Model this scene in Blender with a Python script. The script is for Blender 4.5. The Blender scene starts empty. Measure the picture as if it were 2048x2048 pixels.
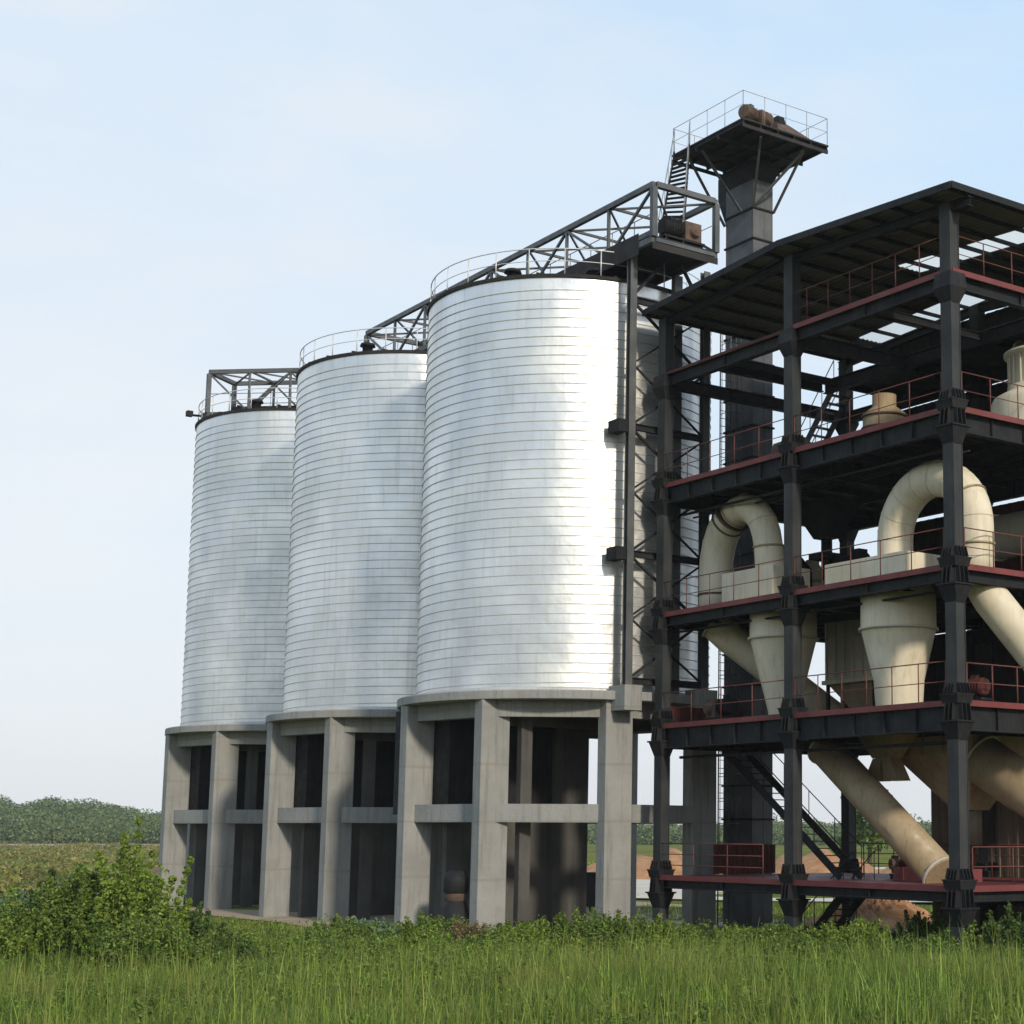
import bpy, math, random
import numpy as np
from mathutils import Vector, Matrix

random.seed(7)
rng = np.random.default_rng(11)
S = bpy.context.scene
COL = S.collection
R = math.radians
PI = math.pi

# ------------------------------------------------------------------ camera
cam_d = bpy.data.cameras.new('camera')
cam = bpy.data.objects.new('camera', cam_d)
COL.objects.link(cam)
rot = Matrix(((0.79015894, -0.09570431, -0.6053838),
              (-0.6128926, -0.11791195, -0.78131903),
              (0.00339361, 0.98840147, -0.15182565)))
cam.matrix_world = Matrix.Translation((-33.998, -33.726, 3.6)) @ rot.to_4x4()
cam_d.sensor_width = 36.0
cam_d.lens = 36.0 * 3361.16 / 2048.0
cam_d.shift_x = (1024 - 1474.16) / 2048.0
cam_d.shift_y = (1147.17 - 1024) / 2048.0
cam_d.clip_start = 0.5
cam_d.clip_end = 9000.0
S.camera = cam

# ------------------------------------------------------------------ world, sun, exposure
SUN_AZ = 187.0      # clockwise from +Y
SUN_EL = 26.0
W = bpy.data.worlds.new('World')
S.world = W
W.use_nodes = True
nt = W.node_tree
nt.nodes.clear()
wo = nt.nodes.new('ShaderNodeOutputWorld')
bg = nt.nodes.new('ShaderNodeBackground')
sky = nt.nodes.new('ShaderNodeTexSky')
sky.sky_type = 'NISHITA'
sky.sun_disc = False
sky.sun_elevation = R(SUN_EL)
sky.sun_rotation = R(SUN_AZ)
sky.altitude = 50
sky.air_density = 1.0
sky.dust_density = 2.0
sky.ozone_density = 1.0
bg.inputs['Strength'].default_value = 0.12
tc = nt.nodes.new('ShaderNodeTexCoord')
sep = nt.nodes.new('ShaderNodeSeparateXYZ')
nt.links.new(tc.outputs['Generated'], sep.inputs[0])
ramp = nt.nodes.new('ShaderNodeValToRGB')        # thin bright veil of high haze
cr = ramp.color_ramp
cr.elements[0].position = 0.0
cr.elements[0].color = (0.90, 0.92, 0.97, 1)
cr.elements[1].position = 1.0
cr.elements[1].color = (0.36, 0.55, 0.84, 1)
for p_, c_ in ((0.10, (0.84, 0.91, 0.99)), (0.22, (0.78, 0.91, 1.03)), (0.42, (0.66, 0.88, 1.10))):
    e_ = cr.elements.new(p_)
    e_.color = (*c_, 1)
nt.links.new(sep.outputs['Z'], ramp.inputs[0])
mp = nt.nodes.new('ShaderNodeMapping')
mp.inputs['Scale'].default_value = (1.6, 1.6, 4.5)
nt.links.new(tc.outputs['Generated'], mp.inputs[0])
nz = nt.nodes.new('ShaderNodeTexNoise')
nz.inputs['Scale'].default_value = 3.0
nz.inputs['Detail'].default_value = 4.0
nz.inputs['Roughness'].default_value = 0.5
nt.links.new(mp.outputs[0], nz.inputs['Vector'])
mr = nt.nodes.new('ShaderNodeMapRange')
mr.inputs['From Min'].default_value = 0.42
mr.inputs['From Max'].default_value = 0.75
mr.inputs['To Min'].default_value = 0.0
mr.inputs['To Max'].default_value = 0.55
nt.links.new(nz.outputs['Fac'], mr.inputs['Value'])
cl = nt.nodes.new('ShaderNodeMixRGB')
cl.inputs[2].default_value = (0.92, 0.96, 1.0, 1)
dotn = nt.nodes.new('ShaderNodeVectorMath')
dotn.operation = 'DOT_PRODUCT'
dotn.inputs[1].default_value = (0.10, 0.965, 0.24)
nt.links.new(tc.outputs['Generated'], dotn.inputs[0])
mr2 = nt.nodes.new('ShaderNodeMapRange')
mr2.interpolation_type = 'SMOOTHSTEP'
for k_, v_ in zip(('From Min', 'From Max', 'To Min', 'To Max'), (0.80, 1.0, 0.0, 0.60)):
    mr2.inputs[k_].default_value = v_
nt.links.new(dotn.outputs['Value'], mr2.inputs['Value'])
mad = nt.nodes.new('ShaderNodeMath')
mad.operation = 'ADD'
mad.use_clamp = True
nt.links.new(mr.outputs[0], mad.inputs[0])
nt.links.new(mr2.outputs[0], mad.inputs[1])
nt.links.new(mad.outputs[0], cl.inputs[0])
nt.links.new(ramp.outputs[0], cl.inputs[1])
sc_ = nt.nodes.new('ShaderNodeMixRGB')
sc_.blend_type = 'MULTIPLY'
sc_.inputs[0].default_value = 1.0
g_ = 1.0 / 0.12
sc_.inputs[2].default_value = (g_, g_, g_, 1)
nt.links.new(cl.outputs[0], sc_.inputs[1])
mx = nt.nodes.new('ShaderNodeMixRGB')
mx.inputs[0].default_value = 0.85
nt.links.new(sky.outputs[0], mx.inputs[1])
nt.links.new(sc_.outputs[0], mx.inputs[2])
nt.links.new(mx.outputs[0], bg.inputs['Color'])
nt.links.new(bg.outputs[0], wo.inputs['Surface'])

sd = bpy.data.lights.new('sun', 'SUN')
sd.energy = 3.3
sd.angle = R(5.0)
sd.color = (1.0, 0.89, 0.71)
sun = bpy.data.objects.new('sun', sd)
COL.objects.link(sun)
_az = R(SUN_AZ)
to_sun = Vector((math.sin(_az) * math.cos(R(SUN_EL)), math.cos(_az) * math.cos(R(SUN_EL)), math.sin(R(SUN_EL))))
sun.rotation_euler = to_sun.to_track_quat('Z', 'Y').to_euler()

S.view_settings.view_transform = 'Standard'
S.view_settings.look = 'None'
S.view_settings.exposure = 0.0
S.view_settings.gamma = 1.0
S.cycles.max_bounces = 6
S.cycles.volume_bounces = 0


# ------------------------------------------------------------------ mesh helper
class MB:
    def __init__(s):
        s.v = []
        s.f = []
        s.sm = []
        s.st = []

    def add(s, vs, fs, smooth=False):
        o = len(s.v)
        s.st.append(o)
        s.v += [tuple(p) for p in vs]
        s.f += [tuple(i + o for i in f) for f in fs]
        s.sm += [smooth] * len(fs)
        return s

    def box(s, x0, y0, z0, x1, y1, z1):
        v = [(x0, y0, z0), (x1, y0, z0), (x1, y1, z0), (x0, y1, z0), (x0, y0, z1), (x1, y0, z1), (x1, y1, z1), (x0, y1, z1)]
        f = [(0, 3, 2, 1), (4, 5, 6, 7), (0, 1, 5, 4), (1, 2, 6, 5), (2, 3, 7, 6), (3, 0, 4, 7)]
        return s.add(v, f)

    def frus(s, c0, a0, b0, c1, a1, b1):
        v = []
        for c, a, b in ((c0, a0, b0), (c1, a1, b1)):
            v += [(c[0] - a, c[1] - b, c[2]), (c[0] + a, c[1] - b, c[2]), (c[0] + a, c[1] + b, c[2]), (c[0] - a, c[1] + b, c[2])]
        f = [(0, 3, 2, 1), (4, 5, 6, 7), (0, 1, 5, 4), (1, 2, 6, 5), (2, 3, 7, 6), (3, 0, 4, 7)]
        return s.add(v, f)

    def bar(s, p, q, w=0.1, h=None, up=(0, 0, 1)):
        h = w if h is None else h
        p, q = Vector(p), Vector(q)
        d = (q - p).normalized()
        u = Vector(up)
        if abs(d.dot(u)) > 0.99:
            u = Vector((0, 1, 0))
        a = d.cross(u).normalized()
        b = a.cross(d).normalized()
        v = []
        for c in (p, q):
            for i, j in ((-1, -1), (1, -1), (1, 1), (-1, 1)):
                v.append(c + a * (i * w / 2) + b * (j * h / 2))
        f = [(0, 1, 2, 3), (7, 6, 5, 4), (0, 4, 5, 1), (1, 5, 6, 2), (2, 6, 7, 3), (3, 7, 4, 0)]
        return s.add(v, f)

    def ibeam(s, p, q, w, h, tf=0.03, tw=0.02, stiff=0):
        p, q = Vector(p), Vector(q)
        up = Vector((0, 0, 1))
        n0 = len(s.st)
        s.bar(p + up * (h / 2 - tf / 2), q + up * (h / 2 - tf / 2), w, tf)
        s.bar(p - up * (h / 2 - tf / 2), q - up * (h / 2 - tf / 2), w, tf)
        s.bar(p, q, tw, h - 2 * tf - 0.002)
        if stiff:
            L = (q - p).length
            n = max(1, int(L / stiff))
            d = (q - p).normalized()
            for i in range(1, n):
                c = p + (q - p) * (i / n)
                s.bar(c - d * 0.012, c + d * 0.012, w * 0.9, h - 2 * tf - 0.004)
        del s.st[n0 + 1:]
        return s

    def tube(s, pts, r, n=10, closed=False, caps=True, smooth=True):
        pts = [Vector(p) for p in pts]
        m = len(pts)
        rs = r if isinstance(r, (list, tuple)) else [r] * m
        tg = []
        for i in range(m):
            a = pts[(i - 1) % m] if (closed or i > 0) else pts[i]
            b = pts[(i + 1) % m] if (closed or i < m - 1) else pts[i]
            tg.append((b - a).normalized())
        ref = Vector((0, 0, 1)) if abs(tg[0].z) < 0.9 else Vector((1, 0, 0))
        nrm = (ref - tg[0] * ref.dot(tg[0])).normalized()
        v = []
        for i in range(m):
            nrm = (nrm - tg[i] * nrm.dot(tg[i])).normalized()
            bi = tg[i].cross(nrm)
            for k in range(n):
                a = 2 * PI * k / n
                v.append(pts[i] + (nrm * math.cos(a) + bi * math.sin(a)) * rs[i])
        f = []
        for i in range(m if closed else m - 1):
            j = (i + 1) % m
            for k in range(n):
                l = (k + 1) % n
                f.append((i * n + k, i * n + l, j * n + l, j * n + k))
        s.add(v, f, smooth)
        if caps and not closed:
            o = len(s.v) - len(v)
            s.f.append(tuple(o + k for k in reversed(range(n))))
            s.f.append(tuple(o + (m - 1) * n + k for k in range(n)))
            s.sm += [False, False]
        return s

    def lathe(s, prof, c=(0, 0, 0), n=48, smooth=True, cap0=False, cap1=False):
        v = []
        for r, z in prof:
            for k in range(n):
                a = 2 * PI * k / n
                v.append((c[0] + r * math.cos(a), c[1] + r * math.sin(a), c[2] + z))
        f = []
        for i in range(len(prof) - 1):
            for k in range(n):
                l = (k + 1) % n
                f.append((i * n + k, i * n + l, (i + 1) * n + l, (i + 1) * n + k))
        s.add(v, f, smooth)
        o = len(s.v) - len(v)
        if cap0:
            s.f.append(tuple(o + k for k in reversed(range(n))))
            s.sm.append(False)
        if cap1:
            s.f.append(tuple(o + (len(prof) - 1) * n + k for k in range(n)))
            s.sm.append(False)
        return s

    def build_each(s, name, mat, parent=None):
        st = sorted(set(s.st))
        out = []
        for i, a in enumerate(st):
            b = st[i + 1] if i + 1 < len(st) else len(s.v)
            m = MB()
            m.v = s.v[a:b]
            for f, q in zip(s.f, s.sm):
                if a <= f[0] < b:
                    m.f.append(tuple(k - a for k in f))
                    m.sm.append(q)
            out.append(m.build(name, mat, parent))
        return out

    def build(s, name, mat, parent=None):
        me = bpy.data.meshes.new(name)
        me.from_pydata(s.v, [], s.f)
        me.polygons.foreach_set('use_smooth', s.sm)
        me.materials.append(mat)
        me.update()
        o = bpy.data.objects.new(name, me)
        COL.objects.link(o)
        if parent is not None:
            o.parent = parent
            if any(parent_world(parent)):
                o.location = -Vector(parent_world(parent))
        return o


def parent_world(p):
    loc = Vector((0, 0, 0))
    while p is not None:
        loc += p.location
        p = p.parent
    return loc


def tag(o, label, cat, group=None, kind=None):
    if label:
        o['label'] = label
    if cat:
        o['category'] = cat
    if group:
        o['group'] = group
    if kind:
        o['kind'] = kind
    return o


def thing(name, label, cat, loc=(0, 0, 0), group=None):
    o = bpy.data.objects.new(name, None)
    COL.objects.link(o)
    o.location = loc
    o.empty_display_size = 0.3
    return tag(o, label, cat, group)


def struct(o):
    o['kind'] = 'structure'
    return o


def fast_mesh(name, verts, faces, mat, parent=None, k=4, smooth=False):
    me = bpy.data.meshes.new(name)
    nv, nf = len(verts), len(faces)
    me.vertices.add(nv)
    me.vertices.foreach_set('co', np.asarray(verts, np.float32).ravel())
    me.loops.add(nf * k)
    me.loops.foreach_set('vertex_index', np.asarray(faces, np.int32).ravel())
    me.polygons.add(nf)
    me.polygons.foreach_set('loop_start', np.arange(0, nf * k, k, dtype=np.int32))
    me.polygons.foreach_set('loop_total', np.full(nf, k, np.int32))
    if smooth:
        me.polygons.foreach_set('use_smooth', np.ones(nf, bool))
    me.materials.append(mat)
    me.update(calc_edges=True)
    o = bpy.data.objects.new(name, me)
    COL.objects.link(o)
    if parent is not None:
        o.parent = parent
        o.location = -Vector(parent_world(parent))
    return o


# ------------------------------------------------------------------ materials
def new_mat(name):
    m = bpy.data.materials.new(name)
    m.use_nodes = True
    t = m.node_tree
    b = t.nodes['Principled BSDF']
    return m, t, b


def n_noise(t, scale, detail=5, rough=0.55, stretch=(1, 1, 1), coord='Object'):
    tcn = t.nodes.new('ShaderNodeTexCoord')
    mpn = t.nodes.new('ShaderNodeMapping')
    mpn.inputs['Scale'].default_value = stretch
    t.links.new(tcn.outputs[coord], mpn.inputs[0])
    n = t.nodes.new('ShaderNodeTexNoise')
    n.inputs['Scale'].default_value = scale
    n.inputs['Detail'].default_value = detail
    n.inputs['Roughness'].default_value = rough
    t.links.new(mpn.outputs[0], n.inputs['Vector'])
    return n.outputs['Fac']


def n_range(t, fac, a, b, c, d):
    m = t.nodes.new('ShaderNodeMapRange')
    for k, v in zip(('From Min', 'From Max', 'To Min', 'To Max'), (a, b, c, d)):
        m.inputs[k].default_value = v
    t.links.new(fac, m.inputs['Value'])
    return m.outputs[0]


def n_mix(t, fac, c1, c2, mode='MIX'):
    m = t.nodes.new('ShaderNodeMixRGB')
    m.blend_type = mode
    for i, x in ((0, fac), (1, c1), (2, c2)):
        if hasattr(x, 'links') or hasattr(x, 'is_linked'):
            t.links.new(x, m.inputs[i])
        elif isinstance(x, (int, float)):
            m.inputs[i].default_value = x
        else:
            m.inputs[i].default_value = (*x, 1)
    return m.outputs[0]


def n_bump(t, b, h, strength=0.3, dist=0.02):
    n = t.nodes.new('ShaderNodeBump')
    n.inputs['Strength'].default_value = strength
    n.inputs['Distance'].default_value = dist
    t.links.new(h, n.inputs['Height'])
    t.links.new(n.outputs[0], b.inputs['Normal'])


def weathered(name, c1, c2, c3, rough=0.6, metal=0.0, scale=1.2, grime=0.5, bump=0.15, streak=True, spec=0.3):
    """base colour varies c1..c2, with spots/streaks of c3"""
    m, t, b = new_mat(name)
    f1 = n_range(t, n_noise(t, scale, 6), 0.35, 0.65, 0, 1)
    base = n_mix(t, f1, c1, c2)
    st = (5, 5, 0.35) if streak else (1, 1, 1)
    f2 = n_range(t, n_noise(t, scale * 1.7, 7, 0.65, st), 0.5, 0.72, 0, grime)
    base = n_mix(t, f2, base, c3)
    f3 = n_range(t, n_noise(t, scale * 9, 6, 0.7), 0.6, 0.75, 0, grime * 0.8)
    base = n_mix(t, f3, base, c3)
    t.links.new(base, b.inputs['Base Color'])
    b.inputs['Metallic'].default_value = metal
    b.inputs['Specular IOR Level'].default_value = spec
    t.links.new(n_range(t, n_noise(t, scale * 3, 4), 0.3, 0.7, max(0.05, rough - 0.15), min(1, rough + 0.15)), b.inputs['Roughness'])
    if bump:
        n_bump(t, b, n_noise(t, scale * 12, 5, 0.6), bump, 0.02)
    return m


M = {}
# galvanised strip of the silo walls
m, t, b = new_mat('galvanised_strip')
f = n_range(t, n_noise(t, 0.30, 5, 0.55, (1, 1, 0.7)), 0.35, 0.65, 0, 1)
c = n_mix(t, f, (0.56, 0.585, 0.615), (0.83, 0.83, 0.81))
fb = n_range(t, n_noise(t, 1.0, 3, 0.5, (0.5, 0.5, 2.8)), 0.3, 0.7, 0, 0.35)
c = n_mix(t, fb, c, (0.64, 0.655, 0.67))
fs = n_range(t, n_noise(t, 1.6, 6, 0.6, (3, 3, 0.25)), 0.52, 0.76, 0, 0.42)
c = n_mix(t, fs, c, (0.42, 0.41, 0.385))
fd = n_range(t, n_noise(t, 14, 3, 0.7), 0.70, 0.76, 0, 0.5)
c = n_mix(t, fd, c, (0.25, 0.23, 0.2))
t.links.new(c, b.inputs['Base Color'])
b.inputs['Metallic'].default_value = 0.85
t.links.new(n_range(t, n_noise(t, 0.45, 5, 0.55, (1, 1, 0.8)), 0.32, 0.68, 0.27, 0.50), b.inputs['Roughness'])
n_bump(t, b, n_noise(t, 0.8, 4, 0.5, (1.2, 1.2, 1.0)), 0.22, 0.16)
M['galv'] = m
M['seam'] = weathered('galvanised_seam', (0.42, 0.42, 0.41), (0.52, 0.52, 0.50), (0.25, 0.22, 0.18), 0.55, 0.35, 1.0, 0.4, 0)
M['rail_pale'] = weathered('pale_rail_steel', (0.55, 0.56, 0.57), (0.66, 0.66, 0.66), (0.4, 0.33, 0.26), 0.5, 0.3, 1.5, 0.3, 0)
M['rail_thin'] = weathered('grey_rail_steel', (0.22, 0.23, 0.24), (0.3, 0.3, 0.3), (0.2, 0.13, 0.1), 0.5, 0.3, 1.5, 0.3, 0)
# cast concrete
m, t, b = new_mat('cast_concrete')
f = n_range(t, n_noise(t, 0.6, 6, 0.6), 0.3, 0.7, 0, 1)
c = n_mix(t, f, (0.215, 0.218, 0.215), (0.295, 0.295, 0.285))
fs = n_range(t, n_noise(t, 1.1, 7, 0.65, (4, 4, 0.28)), 0.50, 0.74, 0, 0.6)
c = n_mix(t, fs, c, (0.085, 0.082, 0.076))
ft = n_range(t, n_noise(t, 0.5, 5, 0.6, (1, 1, 1.5)), 0.55, 0.7, 0, 0.5)
c = n_mix(t, ft, c, (0.235, 0.215, 0.18))
fp = n_range(t, n_noise(t, 7, 5, 0.75), 0.62, 0.70, 0, 0.6)
c = n_mix(t, fp, c, (0.15, 0.14, 0.13))
wv = t.nodes.new('ShaderNodeTexWave')
wv.wave_type = 'BANDS'
wv.bands_direction = 'Z'
wv.inputs['Scale'].default_value = 0.16
wv.inputs['Distortion'].default_value = 0.25
wv.inputs['Detail'].default_value = 2
tcw = t.nodes.new('ShaderNodeTexCoord')
t.links.new(tcw.outputs['Object'], wv.inputs['Vector'])
fj = n_range(t, wv.outputs['Fac'], 0.0, 0.012, 0.55, 0)
c = n_mix(t, fj, c, (0.2, 0.19, 0.17))
t.links.new(c, b.inputs['Base Color'])
b.inputs['Roughness'].default_value = 0.9
n_bump(t, b, n_noise(t, 5, 7, 0.7), 0.6, 0.05)
M['concrete'] = m
M['concrete_shaded'] = weathered('shade_toned_concrete', (0.06, 0.059, 0.056), (0.09, 0.087, 0.08), (0.03, 0.029, 0.027), 0.9, 0, 0.6, 0.6, 0.3)  # concrete with the shade beneath the slab put into its colour
M['steel_dark'] = weathered('dark_painted_steel', (0.010, 0.0115, 0.015), (0.018, 0.0195, 0.023), (0.045, 0.036, 0.031), 0.65, 0.0, 1.0, 0.55, 0.1, True, 0.18)
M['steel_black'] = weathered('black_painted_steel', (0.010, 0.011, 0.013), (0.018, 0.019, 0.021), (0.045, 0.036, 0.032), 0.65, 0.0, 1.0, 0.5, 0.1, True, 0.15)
M['steel_col'] = weathered('column_steel', (0.022, 0.025, 0.028), (0.040, 0.042, 0.044), (0.07, 0.06, 0.052), 0.6, 0.0, 0.8, 0.5, 0.1, True, 0.22)
M['steel_grey'] = weathered('grey_truss_steel', (0.07, 0.078, 0.088), (0.12, 0.125, 0.13), (0.10, 0.075, 0.055), 0.5, 0.2, 1.0, 0.5, 0.1)
M['steel_red'] = weathered('red_oxide_steel', (0.115, 0.024, 0.026), (0.17, 0.040, 0.042), (0.10, 0.062, 0.052), 0.6, 0.0, 0.9, 0.6, 0.1)
M['rail_red'] = weathered('red_rail_steel', (0.11, 0.032, 0.028), (0.15, 0.048, 0.042), (0.09, 0.06, 0.05), 0.6, 0.0, 0.9, 0.5, 0)
M['dark_red'] = weathered('dark_red_sheet', (0.055, 0.012, 0.010), (0.085, 0.02, 0.016), (0.05, 0.03, 0.02), 0.7, 0.0, 0.5, 0.6, 0.1)
M['cream'] = weathered('cream_painted_steel', (0.56, 0.495, 0.375), (0.67, 0.605, 0.475), (0.30, 0.235, 0.15), 0.55, 0.0, 0.8, 0.42, 0.12)
M['cream_grey'] = weathered('greyed_cream_sheet', (0.46, 0.43, 0.35), (0.54, 0.50, 0.41), (0.3, 0.25, 0.18), 0.55, 0.0, 0.8, 0.45, 0.08)
M['tan'] = weathered('tan_dirty_steel', (0.27, 0.205, 0.125), (0.37, 0.29, 0.185), (0.13, 0.085, 0.05), 0.5, 0.0, 1.0, 0.5, 0.1)
M['brown_sheet'] = weathered('brown_dirty_sheet', (0.16, 0.13, 0.095), (0.22, 0.18, 0.13), (0.09, 0.065, 0.05), 0.8, 0.0, 0.6, 0.6, 0.1)
M['rust'] = weathered('rusted_steel', (0.075, 0.05, 0.037), (0.14, 0.092, 0.07), (0.03, 0.022, 0.02), 0.75, 0.0, 2.0, 0.6, 0.3, False)
M['casing'] = weathered('elevator_casing', (0.062, 0.068, 0.080), (0.115, 0.117, 0.122), (0.045, 0.04, 0.038), 0.55, 0.1, 0.8, 0.55, 0.08)
M['roof_dark'] = weathered('dark_roof_sheet', (0.018, 0.018, 0.02), (0.03, 0.028, 0.028), (0.045, 0.034, 0.03), 0.8, 0.0, 0.8, 0.5, 0.2)
# corrugated roof sheet
m, t, b = new_mat('corrugated_roof_sheet')
f = n_range(t, n_noise(t, 0.6, 6, 0.6), 0.3, 0.7, 0, 1)
c = n_mix(t, f, (0.085, 0.08, 0.072), (0.125, 0.115, 0.10))
fs = n_range(t, n_noise(t, 1.0, 6, 0.6, (0.3, 4, 1)), 0.5, 0.72, 0, 0.5)
c = n_mix(t, fs, c, (0.14, 0.11, 0.085))
t.links.new(c, b.inputs['Base Color'])
b.inputs['Roughness'].default_value = 0.6
M['roof'] = m
m, t, b = new_mat('skylight_sheet')
b.inputs['Base Color'].default_value = (0.8, 0.83, 0.8, 1)
b.inputs['Roughness'].default_value = 0.5
tr = t.nodes.new('ShaderNodeBsdfTranslucent')
tr.inputs[0].default_value = (0.85, 0.88, 0.86, 1)
ms = t.nodes.new('ShaderNodeMixShader')
ms.inputs[0].default_value = 0.8
t.links.new(b.outputs[0], ms.inputs[1])
t.links.new(tr.outputs[0], ms.inputs[2])
t.links.new(ms.outputs[0], t.nodes['Material Output'].inputs['Surface'])
M['skylight'] = m


def foliage(name, ca, cb, cc, trans=0.3, scale=0.5):
    m, t, b = new_mat(name)
    g = t.nodes.new('ShaderNodeNewGeometry')
    rp = t.nodes.new('ShaderNodeValToRGB')
    rp.color_ramp.elements[0].color = (*ca, 1)
    rp.color_ramp.elements[1].color = (*[min(1, 1.7 * q) for q in cb], 1)
    em = rp.color_ramp.elements.new(0.75)
    em.color = (*cb, 1)
    e0 = rp.color_ramp.elements.new(0.3)
    e0.color = (*ca, 1)
    rp.color_ramp.elements[0].color = (*[0.55 * q for q in ca], 1)
    t.links.new(g.outputs['Random Per Island'], rp.inputs[0])
    f = n_range(t, n_noise(t, scale, 4, 0.6), 0.42, 0.68, 0, 0.8)
    c = n_mix(t, f, rp.outputs[0], cc)
    t.links.new(c, b.inputs['Base Color'])
    b.inputs['Roughness'].default_value = 0.55
    b.inputs['Specular IOR Level'].default_value = 0.25
    tr = t.nodes.new('ShaderNodeBsdfTranslucent')
    t.links.new(c, tr.inputs[0])
    ms = t.nodes.new('ShaderNodeMixShader')
    ms.inputs[0].default_value = trans
    t.links.new(b.outputs[0], ms.inputs[1])
    t.links.new(tr.outputs[0], ms.inputs[2])
    t.links.new(ms.outputs[0], t.nodes['Material Output'].inputs['Surface'])
    return m


M['grass'] = foliage('grass_blades', (0.085, 0.155, 0.022), (0.20, 0.285, 0.05), (0.29, 0.28, 0.075), 0.4, 0.30)
m = M['grass']                                    # patches of other grass: dry, and dark rank growth
t = m.node_tree
lk = [l for l in t.links if l.to_socket.name == 'Base Color'][0]
src = lk.from_socket
c = n_mix(t, n_range(t, n_noise(t, 0.55, 5, 0.65), 0.54, 0.66, 0, 0.75), src, (0.05, 0.105, 0.018))
c = n_mix(t, n_range(t, n_noise(t, 1.3, 4, 0.6, (1, 1.4, 1)), 0.60, 0.70, 0, 0.7), c, (0.30, 0.26, 0.09))
for l in list(t.links):
    if l.from_socket == src and l.to_node.type in ('BSDF_PRINCIPLED', 'BSDF_TRANSLUCENT'):
        t.links.new(c, l.to_socket)
M['leaf_green'] = foliage('leaf_mid_green', (0.07, 0.13, 0.02), (0.15, 0.22, 0.04), (0.15, 0.19, 0.04), 0.3, 1.5)
M['leaf_yellow'] = foliage('leaf_yellow_green', (0.11, 0.18, 0.022), (0.20, 0.28, 0.045), (0.23, 0.30, 0.055), 0.35, 1.5)
M['leaf_dark'] = foliage('leaf_dark_green', (0.03, 0.065, 0.015), (0.07, 0.115, 0.025), (0.10, 0.15, 0.03), 0.25, 1.5)
M['leaf_blue'] = foliage('leaf_blue_green', (0.07, 0.13, 0.055), (0.125, 0.20, 0.095), (0.16, 0.24, 0.115), 0.25, 1.5)
M['leaf_dry'] = foliage('leaf_dry_brown', (0.14, 0.10, 0.05), (0.22, 0.17, 0.08), (0.11, 0.13, 0.04), 0.25, 2.0)
M['leaf_far'] = foliage('leaf_distant_wood', (0.04, 0.08, 0.03), (0.13, 0.18, 0.06), (0.15, 0.19, 0.06), 0.2, 0.03)
M['leaf_olive'] = foliage('leaf_olive', (0.12, 0.135, 0.03), (0.23, 0.22, 0.055), (0.28, 0.23, 0.09), 0.3, 0.05)
M['bark'] = weathered('bark', (0.10, 0.075, 0.05), (0.15, 0.12, 0.085), (0.05, 0.04, 0.03), 0.9, 0, 3, 0.5, 0.4)
# ground
m, t, b = new_mat('field_ground')
f = n_range(t, n_noise(t, 0.05, 8, 0.6), 0.35, 0.65, 0, 1)
c = n_mix(t, f, (0.085, 0.12, 0.025), (0.22, 0.22, 0.06))
f = n_range(t, n_noise(t, 0.4, 8, 0.7), 0.45, 0.7, 0, 0.7)
c = n_mix(t, f, c, (0.06, 0.085, 0.02))
f = n_range(t, n_noise(t, 0.012, 5, 0.6), 0.5, 0.66, 0, 0.75)
c = n_mix(t, f, c, (0.21, 0.17, 0.085))
t.links.new(c, b.inputs['Base Color'])
b.inputs['Roughness'].default_value = 1.0
b.inputs['Specular IOR Level'].default_value = 0.0
n_bump(t, b, n_noise(t, 2.0, 8, 0.7), 0.6, 0.3)
M['ground'] = m
M['earth'] = weathered('bare_earth', (0.30, 0.235, 0.155), (0.37, 0.30, 0.21), (0.2, 0.14, 0.08), 0.95, 0, 0.7, 0.5, 0.5, False)
M['clay'] = weathered('orange_clay', (0.30, 0.145, 0.06), (0.40, 0.22, 0.11), (0.2, 0.10, 0.05), 0.95, 0, 1.2, 0.6, 0.7, False)
M['yard'] = weathered('pale_yard_concrete', (0.50, 0.45, 0.37), (0.60, 0.54, 0.46), (0.38, 0.32, 0.24), 0.9, 0, 0.3, 0.4, 0.1, False)
M['hill'] = weathered('hill_ground', (0.06, 0.085, 0.03), (0.10, 0.12, 0.045), (0.14, 0.13, 0.06), 1.0, 0, 0.05, 0.4, 0, False)

# ------------------------------------------------------------------ ground, hills
CX, CY = -34.0, -33.7


def gz(x, y):
    return 0.10 * math.sin(x * 0.23 + 1) * math.sin(y * 0.19) + 0.06 * math.sin(x * 0.71 + y * 0.53)


def gzf(x, y):
    r_ = np.hypot(x - 0, y - 22)
    k = np.clip((r_ - 9) / 8, 0, 1) * np.clip((120 - r_) / 40, 0, 1)
    return k * (0.10 * np.sin(x * 0.23 + 1) * np.sin(y * 0.19) + 0.06 * np.sin(x * 0.71 + y * 0.53))


rad = np.concatenate([[0.0], np.linspace(4, 90, 60), np.geomspace(95, 5000, 40)])
th = np.linspace(0, 2 * PI, 181)[:-1]
vx = CX + rad[:, None] * np.cos(th)[None]
vy = CY + rad[:, None] * np.sin(th)[None]
vz = gzf(vx, vy)
V = np.stack([vx, vy, vz], -1).reshape(-1, 3)
nth = len(th)
ii, kk = np.meshgrid(np.arange(len(rad) - 1), np.arange(nth), indexing='ij')
kl = (kk + 1) % nth
F = np.stack([ii * nth + kk, (ii + 1) * nth + kk, (ii + 1) * nth + kl, ii * nth + kl], -1).reshape(-1, 4)
struct(fast_mesh('ground', V, F, M['ground'], smooth=True))


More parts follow.
